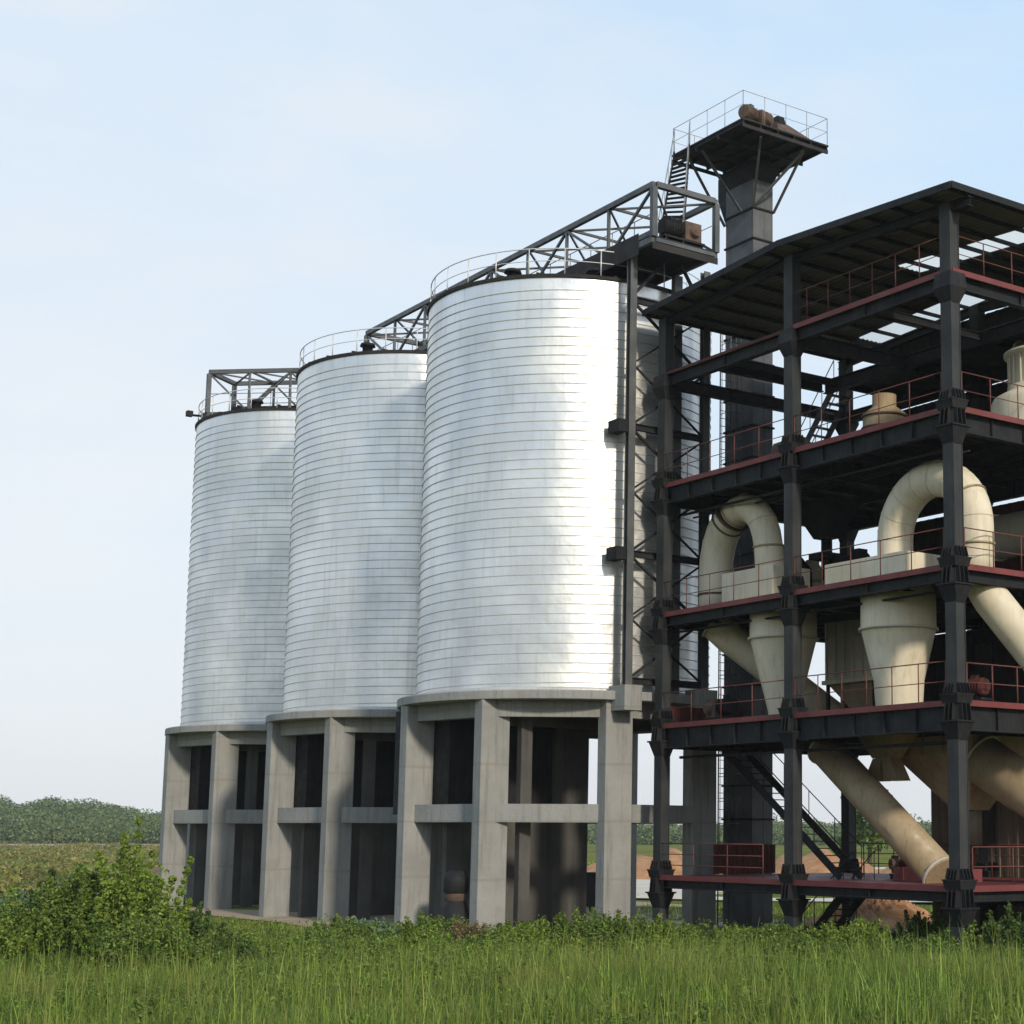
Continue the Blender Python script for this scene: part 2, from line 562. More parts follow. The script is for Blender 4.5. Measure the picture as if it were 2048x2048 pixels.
def sheet(name, outline, z, mat):
    me = bpy.data.meshes.new(name)
    n = len(outline)
    c = np.mean(np.array(outline), 0)
    v = [(c[0], c[1], z)] + [(x, y, z) for x, y in outline]
    f = [(0, 1 + i, 1 + (i + 1) % n) for i in range(n)]
    me.from_pydata(v, [], f)
    me.materials.append(mat)
    o = bpy.data.objects.new(name, me)
    COL.objects.link(o)
    return struct(o)


def wobble(cx, cy, rx, ry, n=60, a=0.12, seed=0, rotz=0.0):
    r_ = random.Random(seed)
    ph = [r_.uniform(0, 6.28) for _ in range(4)]
    out = []
    for i in range(n):
        t_ = 2 * PI * i / n
        k = 1 + a * (0.5 * math.sin(3 * t_ + ph[0]) + 0.3 * math.sin(7 * t_ + ph[1]) + 0.25 * math.sin(13 * t_ + ph[2]))
        x, y = rx * k * math.cos(t_), ry * k * math.sin(t_)
        out.append((cx + x * math.cos(rotz) - y * math.sin(rotz), cy + x * math.sin(rotz) + y * math.cos(rotz)))
    return out


sheet('bare_earth', wobble(4.0, 27.5, 12.2, 31, seed=3), 0.03, M['earth'])
sheet('concrete_yard', wobble(52, 66, 34, 44, a=0.05, seed=5, rotz=-0.7), 0.05, M['yard'])
sheet('dirt_track', [(CX + r_ * math.cos(a_), CY + r_ * math.sin(a_)) for r_, a_ in
                     [(400, R(58 + 2 * i)) for i in range(18)] + [(455, R(92 - 2 * i)) for i in range(18)]], 0.05, M['earth'])


# a clay bank beyond the yard, and low hills
def bank(name, r0, a0, a1, hfun, w, mat, seed=0, nr=14, na=120):
    r_ = np.random.default_rng(seed)
    aa = np.linspace(R(a0), R(a1), na)
    rr = np.linspace(0, w, nr)
    A, Q = np.meshgrid(aa, rr, indexing='ij')
    prof = np.sin(np.clip(Q / w, 0, 1) * PI) ** 0.8
    H = np.array([hfun(math.degrees(a)) for a in aa])[:, None] * prof
    H += (r_.random(H.shape) - 0.5) * 0.12 * H
    x = CX + (r0 + Q) * np.cos(A)
    y = CY + (r0 + Q) * np.sin(A)
    V = np.stack([x, y, H - 0.05], -1).reshape(-1, 3)
    i, k = np.meshgrid(np.arange(na - 1), np.arange(nr - 1), indexing='ij')
    F = np.stack([i * nr + k, i * nr + k + 1, (i + 1) * nr + k + 1, (i + 1) * nr + k], -1).reshape(-1, 4)
    return struct(fast_mesh(name, V, F, mat, smooth=True))


bank('clay_bank', 128, 40, 72, lambda a: 1.5 + 0.6 * math.sin(a * 1.3) + 0.3 * math.sin(a * 5), 16, M['clay'], 2)


def hill_h(a):
    # degrees: the view spans about 42.5 (right) to 76 (left)
    h = float(np.interp(a, (38, 44, 48, 55, 62, 68, 70.9, 72.0, 72.85, 73.6, 74.3, 74.8, 75.17, 75.84, 77.5, 84),
                        (3.0, 4.0, 5.0, 3.5, 4.0, 5.2, 7.2, 9.3, 10.6, 11.6, 12.2, 11.0, 9.3, 12.2, 16, 9)))
    h = h * 1.0 - 2.2
    h += 0.35 * math.sin(a * 5.1) + 0.25 * math.sin(a * 11.3)
    return max(h, 0.5)


HR0, HW = 470.0, 330.0
bank('hills', HR0, 20, 110, hill_h, HW, M['hill'], 4, 20, 300)


def leaf_cloud(centres, radii, n, size, rng_, flat=0.75, hollow=0.55, weigh=False):
    """leaf quads spread through the volume of overlapping lumps. returns verts, faces"""
    if weigh:
        w_ = radii[:, 0] * radii[:, 2]
        k = rng_.choice(len(centres), n, p=w_ / w_.sum())
    else:
        k = rng_.integers(0, len(centres), n)
    d = rng_.normal(size=(n, 3))
    d /= np.linalg.norm(d, axis=1)[:, None]
    rr = hollow + (1 - hollow) * rng_.random(n) ** 0.6
    P = centres[k] + d * rr[:, None] * radii[k]
    s_ = size * (0.6 + 0.9 * rng_.random(n))
    nrm = d * 0.9 + rng_.normal(size=(n, 3)) * 0.6 + np.array([0, 0, 0.35])
    nrm /= np.linalg.norm(nrm, axis=1)[:, None]
    t1 = np.cross(nrm, rng_.normal(size=(n, 3)))
    t1 /= np.linalg.norm(t1, axis=1)[:, None] + 1e-9
    t2 = np.cross(nrm, t1)
    a = t1 * s_[:, None]
    b_ = t2 * (s_ * flat * 0.6)[:, None]
    V = np.stack([P - a, P + b_ - a * 0.1, P + a, P - b_ - a * 0.1], 1).reshape(-1, 3)
    F = np.arange(4 * n).reshape(n, 4)
    return V, F


# woods on the hills: too far to count
cs, rs = [], []
for _ in range(170):
    a = rng.uniform(40, 82)
    d_ = HR0 + rng.uniform(-14, 12)
    h_ = rng.uniform(2.0, 4.6)
    cs.append((CX + d_ * math.cos(R(a)), CY + d_ * math.sin(R(a)), h_ * 0.95))
    rs.append((h_ * 0.9, h_ * 0.9, h_))
for _ in range(7000):
    a = rng.uniform(38, 84)
    q = rng.random() ** 1.3 * 0.62
    d_ = HR0 + q * HW
    zz = hill_h(a) * math.sin(q * PI) ** 0.8
    h_ = rng.choice([1.2, 1.6, 2.2, 2.8]) * rng.uniform(0.8, 1.2)
    cs.append((CX + d_ * math.cos(R(a)), CY + d_ * math.sin(R(a)), zz + h_ * 0.7))
    rs.append((h_ * rng.uniform(0.9, 1.3), h_ * rng.uniform(0.9, 1.3), h_))
V, F = leaf_cloud(np.array(cs), np.array(rs), 420000, 0.38, rng, 0.9, 0.75, True)
o = fast_mesh('wood', V, F, M['leaf_far'])
tag(o, 'hazy green wood covering the low hills on the horizon', 'wood', kind='stuff')


# ------------------------------------------------------------------ silos
SX, SY, SP = 0.09, 21.05, 12.446
RS, RSLAB = 5.533, 6.24
ZS0, ZS1 = 8.45, 23.56
CONCRETE_COLS = [212 + 45 * k for k in range(8)]
SILO_LABELS = ['largest ribbed galvanised silo beside the dark steel frame building',
               'middle ribbed galvanised silo between the nearest and the farthest silo',
               'farthest ribbed galvanised silo at the left end of the row']
BASE_LABELS = ['concrete leg frame carrying the silo nearest the dark steel building',
               'concrete leg frame carrying the middle silo of the row',
               'concrete leg frame under the farthest silo, beside the open field']


def silo_meshes(c):
    sh = MB()
    pitch = 0.352
    n = int((ZS1 - ZS0) / pitch)
    prof = []
    for i in range(n):
        z = ZS0 + i * pitch
        prof += [(RS, z), (RS + 0.006, z + pitch * 0.5)]
    prof += [(RS, ZS1)]
    sh.lathe(prof, (c[0], c[1], 0), 128)
    # spiral seam standing proud of the wall
    sm = MB()
    N = 96
    pts_n = n * N
    prof_o = [(-0.002, -0.012), (0.027, -0.012), (0.027, 0.012), (-0.002, 0.012)]
    v, f = [], []
    for i in range(pts_n + 1):
        a = 2 * PI * i / N
        z = ZS0 + 0.06 + pitch * i / N * (n - 0.5) / n
        ca, sa = math.cos(a), math.sin(a)
        for dr, dz in prof_o:
            v.append((c[0] + (RS + dr) * ca, c[1] + (RS + dr) * sa, z + dz))
    for i in range(pts_n):
        o_ = i * 4
        for k in range(4):
            l = (k + 1) % 4
            f.append((o_ + k, o_ + 4 + k, o_ + 4 + l, o_ + l))
    sm.add(v, f)
    return sh, sm


def ring_pts(c, r_, z, n=72):
    return [(c[0] + r_ * math.cos(2 * PI * k / n), c[1] + r_ * math.sin(2 * PI * k / n), z) for k in range(n)]


for i in range(3):
    c = (SX, SY + SP * i)
    root = thing('silo', SILO_LABELS[i], 'silo', (c[0], c[1], ZS0), 'row of galvanised steel silos')
    sh, sm = silo_meshes(c)
    sh.build('shell', M['galv'], root)
    sm.build('spiral_seam', M['seam'], root)
    rf = MB()
    rf.lathe([(RS + 0.07, ZS1 - 0.10), (RS + 0.09, ZS1 + 0.02), (RS - 0.05, ZS1 + 0.05), (0.5, ZS1 + 0.95), (0.5, ZS1 + 1.1)], (c[0], c[1], 0), 72, False, False, True)
    for k in range(24):
        a = 2 * PI * k / 24
        rf.bar((c[0] + RS * math.cos(a), c[1] + RS * math.sin(a), ZS1 + 0.08), (c[0] + 0.5 * math.cos(a), c[1] + 0.5 * math.sin(a), ZS1 + 0.98), 0.08, 0.05)
    rf.build('roof', M['roof_dark'], root)
    gr = MB()
    rg = RS - 0.06
    for k in range(26):
        a = 2 * PI * (k + 0.3 * i) / 26
        p = (c[0] + rg * math.cos(a), c[1] + rg * math.sin(a))
        gr.tube([(p[0], p[1], ZS1), (p[0], p[1], ZS1 + 1.02)], 0.024, 6)
    gr.tube(ring_pts(c, rg, ZS1 + 1.02), 0.022, 6, True)
    gr.tube(ring_pts(c, rg, ZS1 + 0.55), 0.016, 6, True)
    gr.build('guardrail', M['rail_pale'], root)
    vt = MB()
    for a, d_, h_ in ((200, 3.6, 0.55), (75, 3.9, 0.6), (310, 3.4, 0.5), (250, 4.2, 0.35)):
        x, y = c[0] + d_ * math.cos(R(a)), c[1] + d_ * math.sin(R(a))
        z = ZS1 + (RS - d_) * 0.18
        vt.lathe([(0.22, z - 0.15), (0.22, z + h_), (0.34, z + h_), (0.30, z + h_ + 0.12), (0.05, z + h_ + 0.2)], (x, y, 0), 14, True, False, True)
    vt.build_each('roof_vent', M['steel_dark'], root)
    bt = MB()
    bt.lathe([(RS + 0.13, ZS0), (RS + 0.13, ZS0 + 0.10), (RS + 0.01, ZS0 + 0.14)], (c[0], c[1], 0), 96, True)
    bt.build('base_ring', M['seam'], root)

    # concrete substructure
    base = thing('concrete_trestle', BASE_LABELS[i], 'concrete base', (c[0], c[1], 0), 'concrete bases under the silos')
    sl = MB()
    sl.lathe([(0.3, 8.12), (RSLAB - 0.02, 8.12), (RSLAB, 8.14), (RSLAB, 8.40), (RSLAB - 0.04, 8.44), (0.3, 8.44)], (c[0], c[1], 0), 96, False)
    sl.build('slab', M['concrete'], base)
    rc = 5.62
    cen = []
    for a in CONCRETE_COLS:
        x, y = c[0] + rc * math.cos(R(a)), c[1] + rc * math.sin(R(a))
        cen.append((x, y))
        cb = MB()
        w, d_ = 0.56, 0.28
        ch = 0.03
        pts = [(-w + ch, -d_), (w - ch, -d_), (w, -d_ + ch), (w, d_ - ch), (w - ch, d_), (-w + ch, d_), (-w, d_ - ch), (-w, -d_ + ch)]
        v = [(x + px, y + py, -0.3) for px, py in pts] + [(x + px, y + py, 8.118) for px, py in pts]
        cb.add(v, [tuple(range(7, -1, -1)), tuple(range(8, 16))] + [(k, (k + 1) % 8, 8 + (k + 1) % 8, 8 + k) for k in range(8)])
        cb.build('column', M['concrete'], base)
    for k in range(8):
        p, q = Vector((*cen[k], 0)), Vector((*cen[(k + 1) % 8], 0))
        dd = (q - p).normalized()
        for z0, z1, w in ((7.55, 8.115, 0.42), (3.90, 4.53, 0.40)):
            a_, b_ = p + dd * 0.22, q - dd * 0.22
            mb = MB()
            mb.bar((a_.x, a_.y, (z0 + z1) / 2), (b_.x, b_.y, (z0 + z1) / 2), w, z1 - z0)
            mb.build('ring_beam', M['concrete'], base)
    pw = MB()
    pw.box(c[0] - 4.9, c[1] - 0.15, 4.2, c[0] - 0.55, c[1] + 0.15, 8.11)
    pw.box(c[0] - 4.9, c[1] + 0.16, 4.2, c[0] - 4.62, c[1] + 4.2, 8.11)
    pw.build('shade_wall', M['steel_black'], base)  # added upper wall, painted black to stand for the slab's shade
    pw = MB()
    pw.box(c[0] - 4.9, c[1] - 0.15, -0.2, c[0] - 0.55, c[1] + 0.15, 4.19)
    pw.build('shade_wall', M['concrete_shaded'], base)  # added lower wall, its dark colour imitates the shade between the legs
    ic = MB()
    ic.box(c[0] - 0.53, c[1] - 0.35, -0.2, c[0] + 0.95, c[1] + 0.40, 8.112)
    ic.build('inner_column', M['concrete_shaded'], base)
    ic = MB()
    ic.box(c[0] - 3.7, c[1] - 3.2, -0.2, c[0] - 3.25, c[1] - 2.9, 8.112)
    ic.build('inner_column', M['concrete_shaded'], base)
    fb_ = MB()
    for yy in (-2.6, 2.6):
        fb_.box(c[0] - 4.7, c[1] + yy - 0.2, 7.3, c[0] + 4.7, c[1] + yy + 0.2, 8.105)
    fb_.build_each('floor_beam', M['concrete_shaded'], base)
    if i == 0:
        cb = MB()
        for px in (-1.2, 2.1):
            y0 = 14.98 if px < 0 else 15.12
            cb.frus((px, 14.95, 7.75), 0.36, 0.5, (px, 14.95, 8.62), 0.36, 0.5)
        cb.build_each('corbel', M['concrete'], base)


# ------------------------------------------------------------------ conveyor galleries on the silos
def gallery(name_label, p0, along, across, npan, plen, wid, z0, z1, loc):
    root = thing('conveyor_gallery', name_label, 'conveyor gallery', loc, 'steel truss galleries over the silos')
    A, B = Vector(along).normalized(), Vector(across).normalized()
    P0 = Vector(p0)

    def pt(k, s, z):
        q = P0 + A * (plen * k) + B * (wid * s)
        return Vector((q.x, q.y, z))
    ch = MB()
    for s_ in (0, 1):
        ch.bar(pt(0, s_, z1), pt(npan, s_, z1), 0.16, 0.2)
        ch.bar(pt(0, s_, z0), pt(npan, s_, z0), 0.16, 0.22)
    ch.build_each('chord', M['steel_grey'], root)
    po = MB()
    for k in range(npan + 1):
        for s_ in (0, 1):
            w = 0.2 if k in (0, npan) else 0.10
            po.bar(pt(k, s_, z0 + 0.11), pt(k, s_, z1 - 0.1), w)
    po.build_each('post', M['steel_grey'], root)
    br = MB()
    for k in range(npan):
        for s_ in (0, 1):
            if k % 2 == s_:
                br.bar(pt(k, s_, z1 - 0.08), pt(k + 1, s_, z0 + 0.1), 0.09)
            else:
                br.bar(pt(k, s_, z0 + 0.1), pt(k + 1, s_, z1 - 0.08), 0.09)
        br.bar(pt(k, 0, z1), pt(k + 1, 1, z1 - 0.01), 0.07)
        br.bar(pt(k, 1, z1 - 0.075), pt(k + 1, 0, z1 - 0.085), 0.07)
    br.build_each('brace', M['steel_grey'], root)
    cr_ = MB()
    for k in range(npan + 1):
        w = 0.2 if k in (0, npan) else 0.09
        cr_.bar(pt(k, 0, z1) + B * 0.08, pt(k, 1, z1) - B * 0.08, w)
        cr_.bar(pt(k, 0, z0) + B * 0.08, pt(k, 1, z0) - B * 0.08, 0.14)
    cr_.build_each('cross_beam', M['steel_grey'], root)
    dk = MB()
    dk.bar(pt(0, 0.5, z0 + 0.13) , pt(npan, 0.5, z0 + 0.13), wid - 0.16, 0.04)
    dk.build('deck', M['roof_dark'], root)
    tr_ = MB()
    tr_.bar(pt(0.25, 0.62, z0 + 0.42), pt(npan - 0.2, 0.62, z0 + 0.42), 0.7, 0.5)
    for k in range(npan * 2):
        tr_.bar(pt(0.4 + k * 0.5, 0.62, z0 + 0.70), pt(0.46 + k * 0.5, 0.62, z0 + 0.70), 0.8, 0.06)
    tr_.build('conveyor_trough', M['steel_black'], root)
    hr = MB()
    hr.tube([pt(0, 0.06, z0 + 1.1), pt(npan, 0.06, z0 + 1.1)], 0.02, 6)
    hr.tube([pt(0, 0.94, z0 + 1.1), pt(npan, 0.94, z0 + 1.1)], 0.02, 6)
    for k in range(npan * 2 + 1):
        hr.tube([pt(k / 2, 0.06, z0 + 0.13), pt(k / 2, 0.06, z0 + 1.1)], 0.018, 6)
    hr.build('handrail', M['rail_thin'], root)
    return root, pt


ga, gpt = gallery('long straight truss gallery running over the near and middle silos', (-1.3, 13.4, 0), (0, 1, 0), (1, 0, 0), 8, 2.91, 2.78, 24.42, 26.48, (0.1, 13.4, 24.42))
lg = MB()
lg.box(-1.40, 14.2, 24.05, -1.385, 25.0, 24.85)
lg.box(-1.40, 13.3, 24.05, 1.5, 13.315, 24.30)
lg.build_each('skirt', M['roof_dark'], ga)
lg = MB()
for y in (17.5, 21, 25, 30.5, 33.5, 36.4):
    for x in (-1.2, 1.4):
        lg.bar((x, y, ZS1 + 0.15), (x, y, 24.3), 0.14)
lg.build_each('leg', M['steel_grey'], ga)
d2 = Vector((3.4, -3.15, 0)).normalized()
gb, gpt2 = gallery('short truss gallery ending over the farthest silo', (-4.85, 47.15, 0), d2, (0.80, 0.60, 0), 4, 2.1, 2.3, 24.1, 26.3, (-4.85, 47.15, 24.1))
lg = MB()
for k in (0.15, 1.2, 2.6, 3.7):
    for s_ in (0.1, 0.9):
        p = gpt2(k, s_, 0)
        lg.bar((p.x, p.y, ZS1 + 0.05), (p.x, p.y, 24.0), 0.12)
lg.build_each('leg', M['steel_grey'], gb)
# upstand of dark sheet round the far silo roof under the gallery
pl = MB()
pl.bar(gpt2(-0.15, 0.0, 23.95), gpt2(4, 0.0, 23.95), 0.06, 0.5)
pl.build('skirt', M['roof_dark'], gb)
fl = MB()
fl.tube([gpt2(0, 0.1, 24.05), gpt2(0, 0.1, 24.05) + Vector((-0.75, 0.3, 0.02))], 0.06, 8)
fl.box(-5.78, 47.3, 23.95, -5.5, 47.6, 24.22)
fl.build('outrigger', M['steel_dark'], gb)


def motor(name, label, cat, loc, yaw, mat, sc=1.0, group=None):
    """electric motor with gearbox on a small frame"""
    root = thing(name, label, cat, loc, group)
    x, y, z = loc
    A = Vector((math.cos(yaw), math.sin(yaw), 0))
    B = Vector((-A.y, A.x, 0))
    L = Vector(loc)
    up = Vector((0, 0, 1))
    g = MB()
    g.tube([L + A * (-0.9 * sc) + up * 0.62 * sc, L + A * (-0.05 * sc) + up * 0.62 * sc], 0.30 * sc, 16)
    for k in range(6):
        p = L + A * ((-0.8 + 0.13 * k) * sc) + up * 0.62 * sc
        g.tube([p - A * 0.02, p + A * 0.02], 0.335 * sc, 16)
    g.bar(L + A * (-0.55 * sc) + up * 0.97 * sc, L + A * (-0.3 * sc) + up * 0.97 * sc, 0.22 * sc, 0.16 * sc)
    g.build('motor_body', mat, root)
    g = MB()
    g.bar(L + A * (0.0 * sc) + up * 0.58 * sc, L + A * (0.75 * sc) + up * 0.58 * sc, 0.62 * sc, 0.72 * sc)
    g.tube([L + A * 0.4 * sc + B * (-0.5 * sc) + up * 0.6 * sc, L + A * 0.4 * sc + B * (0.5 * sc) + up * 0.6 * sc], 0.22 * sc, 14)
    g.build('gearbox', M['rust'], root)
    g = MB()
    g.bar(L + A * (-1.0 * sc) + up * 0.16 * sc, L + A * (0.9 * sc) + up * 0.16 * sc, 0.7 * sc, 0.07)
    for a_ in (-0.9, -0.1, 0.8):
        for b_ in (-0.28, 0.28):
            p = L + A * a_ * sc + B * b_ * sc
            g.bar(p, p + up * 0.13 * sc, 0.07)
    g.build('base_frame', M['steel_dark'], root)
    return root


motor('conveyor_drive', 'rusty conveyor drive standing on the open end of the gallery', 'motor', (0.15, 13.75, 24.57), 0.0, M['steel_black'], 0.95)

# ------------------------------------------------------------------ lattice support tower under the gallery end
tw = thing('support_tower', 'slim lattice steel tower standing between the near silo and the frame building', 'steel tower', (0.45, 14.75, 8.6))
YP = 14.86
XL, XR = -1.2, 2.1
for x in (XL, XR):
    po = MB()
    po.box(x - 0.14, YP - 0.13, 8.62, x + 0.14, YP - 0.10, 24.3)
    po.box(x - 0.14, YP + 0.10, 8.62, x + 0.14, YP + 0.13, 24.3)
    po.box(x - 0.02, YP - 0.099, 8.62, x + 0.02, YP + 0.099, 24.3)
    po.build('post', M['steel_grey'], tw)
zl = [8.8, 13.3, 17.9, 22.6]
hb = MB()
for z in zl:
    hb.ibeam((XL + 0.15, YP, z), (XR - 0.15, YP, z), 0.16, 0.24)
hb.build_each('strut', M['steel_dark'], tw)
db = MB()
for z0, z1 in zip(zl[:-1], zl[1:]):
    zm = (z0 + z1) / 2
    xm = (XL + XR) / 2
    for a_, b_ in (((XL + 0.1, z0 + 0.1), (XR - 0.1, zm)), ((XR - 0.1, zm), (XL + 0.1, z1 - 0.1))):
        db.bar((a_[0], YP, a_[1]), (b_[0], YP, b_[1]), 0.10, 0.08)
    for a_, b_ in (((XR - 0.1, z0 + 0.15), (XL + 0.12, zm)), ((XL + 0.12, zm), (XR - 0.1, z1 - 0.15))):
        db.bar((a_[0], YP + 0.09, a_[1]), (b_[0], YP + 0.09, b_[1]), 0.07, 0.06)
db.bar((XL, YP, 22.7), (0.2, YP - 0.1, 24.3), 0.1)
db.bar((XR, YP, 22.7), (0.9, YP - 0.1, 24.3), 0.1)
db.build_each('brace', M['steel_dark'], tw)
ct = MB()
ct.box(0.86, 15.06, 8.46, 1.2, 15.3, 24.0)
for k in range(12):
    ct.box(0.83, 15.04, 8.9 + k * 1.3, 1.23, 15.06, 8.96 + k * 1.3)
ct.build('cable_duct', M['steel_grey'], tw)
an = MB()
for z in (13.3, 17.9):
    an.box(XL - 0.55, YP - 0.1, z - 0.25, XL - 0.15, YP + 0.6, z + 0.2)
an.build_each('wall_anchor', M['steel_dark'], tw)
# caged ladder on the silo side
ld = thing('caged_ladder', 'caged grey ladder climbing between the near silo and the elevator shaft', 'ladder', (3.6, 15.6, 8.5))
lx, ly = 3.75, 15.75
g = MB()
for s_ in (-0.25, 0.25):
    g.tube([(lx + s_, ly, 0.1), (lx + s_, ly, 24.6)], 0.028, 6)
g.build_each('stile', M['steel_grey'], ld)
g = MB()
for k in range(80):
    g.tube([(lx - 0.25, ly, 0.5 + 0.3 * k), (lx + 0.25, ly, 0.5 + 0.3 * k)], 0.014, 5)
g.build_each('rung', M['steel_grey'], ld)
g = MB()
for k in range(24):
    z = 3.0 + 0.9 * k
    g.tube([(lx + 0.36 * math.cos(t_), ly - 0.36 + 0.40 * math.sin(t_) - 0.0, z) for t_ in np.linspace(R(120), R(420), 13)], 0.016, 5)
for t_ in (160, 210, 270, 330, 20):
    g.tube([(lx + 0.36 * math.cos(R(t_)), ly - 0.36 + 0.4 * math.sin(R(t_)), 3.0), (lx + 0.36 * math.cos(R(t_)), ly - 0.36 + 0.4 * math.sin(R(t_)), 23.7)], 0.013, 5)
g.build('safety_cage', M['steel_grey'], ld)

# ------------------------------------------------------------------ bucket elevator
TX, TY, TW, TD = 5.886, 16.77, 1.80, 1.0      # near corner, extent in Y, extent in X
PZ = 30.55
el = thing('bucket_elevator', 'tall square elevator shaft topped by a railed square platform', 'bucket elevator', (TX + TD / 2, TY + TW / 2, 0))
g = MB()
g.box(TX, TY, 0, TX + TD, TY + TW, PZ - 0.1)
g.box(TX + TD * 0.55, TY - 0.012, 0, TX + TD * 0.55 + 0.03, TY - 0.002, PZ - 0.2)
g.build('casing', M['casing'], el)
for k in range(24):
    z = 27.065 - 1.2775 * k + 1.2775
    if z < 0.3:
        break
    g = MB()
    e = 0.06
    g.box(TX - e, TY - e, z - 0.035, TX + TD + e, TY - 0.004, z + 0.035)
    g.box(TX - e, TY + TW + 0.004, z - 0.035, TX + TD + e, TY + TW + e, z + 0.035)
    g.box(TX - e, TY - 0.004, z - 0.033, TX - 0.004, TY + TW + 0.004, z + 0.033)
    g.box(TX + TD + 0.004, TY - 0.004, z - 0.033, TX + TD + e, TY + TW + 0.004, z + 0.033)
    g.build('flange', M['steel_black'], el)
PX0, PX1, PY0, PY1 = 3.41, 7.74, 14.29, 18.96
g = MB()
g.box(PX0, PY0, PZ, PX1, PY1, PZ + 0.06)
g.build('platform', M['roof_dark'], el)
g = MB()
for x in np.linspace(PX0 + 0.06, PX1 - 0.06, 6):
    g.ibeam((x, PY0 + 0.02, PZ - 0.075), (x, PY1 - 0.02, PZ - 0.075), 0.08, 0.145)
for y in (PY0 + 0.05, PY0 + 1.6, PY1 - 1.6, PY1 - 0.05):
    g.bar((PX0 + 0.02, y, PZ - 0.22), (PX1 - 0.02, y, PZ - 0.22), 0.07, 0.14)
g.build_each('platform_beam', M['roof_dark'], el)
g = MB()
zb = 28.35
for p, q in (((TX - 0.03, TY - 0.03, zb), (PX0 + 1.2, PY0 + 0.4, PZ - 0.28)), ((TX - 0.03, TY - 0.03, zb), (TX + 0.9, PY0 + 0.4, PZ - 0.28)),
             ((TX + TD + 0.03, TY - 0.03, zb), (PX1 - 0.9, PY0 + 0.5, PZ - 0.28)), ((TX - 0.03, TY + TW + 0.03, zb - 0.3), (PX0 + 0.3, PY1 - 0.8, PZ - 0.28)),
             ((TX + TD + 0.03, TY + TW + 0.03, zb), (PX1 - 0.3, PY1 - 0.3, PZ - 0.28)), ((TX - 0.03, TY + TW * 0.4, zb), (PX0 + 0.2, TY + 0.4, PZ - 0.28))):
    g.bar(p, q, 0.085)
g.build_each('platform_brace', M['steel_grey'], el)
g = MB()
g.frus((TX + TD / 2, TY + TW + 0.02, 28.0), 0.42, 0.02, (TX + TD / 2, TY + TW + 0.30, 29.3), 0.46, 0.30)
g.box(TX + 0.04, TY + TW + 0.002, 29.301, TX + TD - 0.04, TY + TW + 0.6, PZ - 0.30)
g.frus((TX + TD / 2, TY + TW / 2, 29.55), TD / 2 + 0.02, TW / 2 + 0.02, (TX + TD / 2, TY + TW / 2, PZ - 0.31), TD / 2 + 0.22, TW / 2 + 0.25)
g.build('head_box', M['steel_dark'], el)


def railing(mb, pts, h=1.1, step=1.4, rp=0.022, mid=1, closed=False):
    pts = [Vector(p) for p in pts]
    segs = list(zip(pts, pts[1:])) + ([(pts[-1], pts[0])] if closed else [])
    up = Vector((0, 0, 1))
    for a_, b_ in segs:
        L = (b_ - a_).length
        n = max(1, round(L / step))
        for k in range(n + 1):
            p = a_ + (b_ - a_) * (k / n)
            mb.tube([p, p + up * h], rp, 6)
        mb.tube([a_ + up * h, b_ + up * h], rp, 6)
        for k in range(mid):
            zz_ = h * (k + 1) / (mid + 1)
            mb.tube([a_ + up * zz_, b_ + up * zz_], rp * 0.8, 6)
    return mb


g = railing(MB(), [(PX0 + .04, PY0 + .04, PZ + .06), (PX1 - .04, PY0 + .04, PZ + .06), (PX1 - .04, PY1 - .04, PZ + .06), (PX0 + .04, PY1 - .04, PZ + .06)], 1.12, 1.1, 0.013, 1, True)
g.build('railing', M['rail_thin'], el)
hd = thing('elevator_head', 'rust brown sloping hood standing on the high elevator platform', 'machine hood', (TX + 0.3, TY - 0.6, PZ + 0.06))
TYo = TY
TY = TY - 1.0
g = MB()
v = [(TX - 0.5, TY - 1.3, 0), (TX + 1.5, TY - 1.3, 0), (TX + 1.5, TY + 0.6, 0), (TX - 0.5, TY + 0.6, 0),
     (TX - 0.3, TY - 0.8, 0.7), (TX + 0.2, TY - 0.8, 0.7), (TX + 0.2, TY + 0.3, 0.7), (TX - 0.3, TY + 0.3, 0.7)]
v = [(a_, b_, c_ + PZ + 0.06) for a_, b_, c_ in v]
g.add(v, [(0, 3, 2, 1), (4, 5, 6, 7), (0, 1, 5, 4), (1, 2, 6, 5), (2, 3, 7, 6), (3, 0, 4, 7)])
g.build('hood', M['rust'], hd)
g = MB()
g.tube([(TX - 0.1, TY - 0.9, PZ + 0.7), (TX - 0.1, TY + 0.3, PZ + 0.7)], 0.22, 14)
g.box(TX - 0.05, TY - 0.6, PZ + 0.85, TX + 0.3, TY - 0.2, PZ + 1.1)
g.build('pulley_cover', M['steel_dark'], hd)
TY = TYo
motor('head_motor', 'brown motor on the elevator platform beside the sloping hood', 'motor', (TX - 1.25, TY - 1.75, PZ + 0.06), R(15), M['rust'], 0.9)

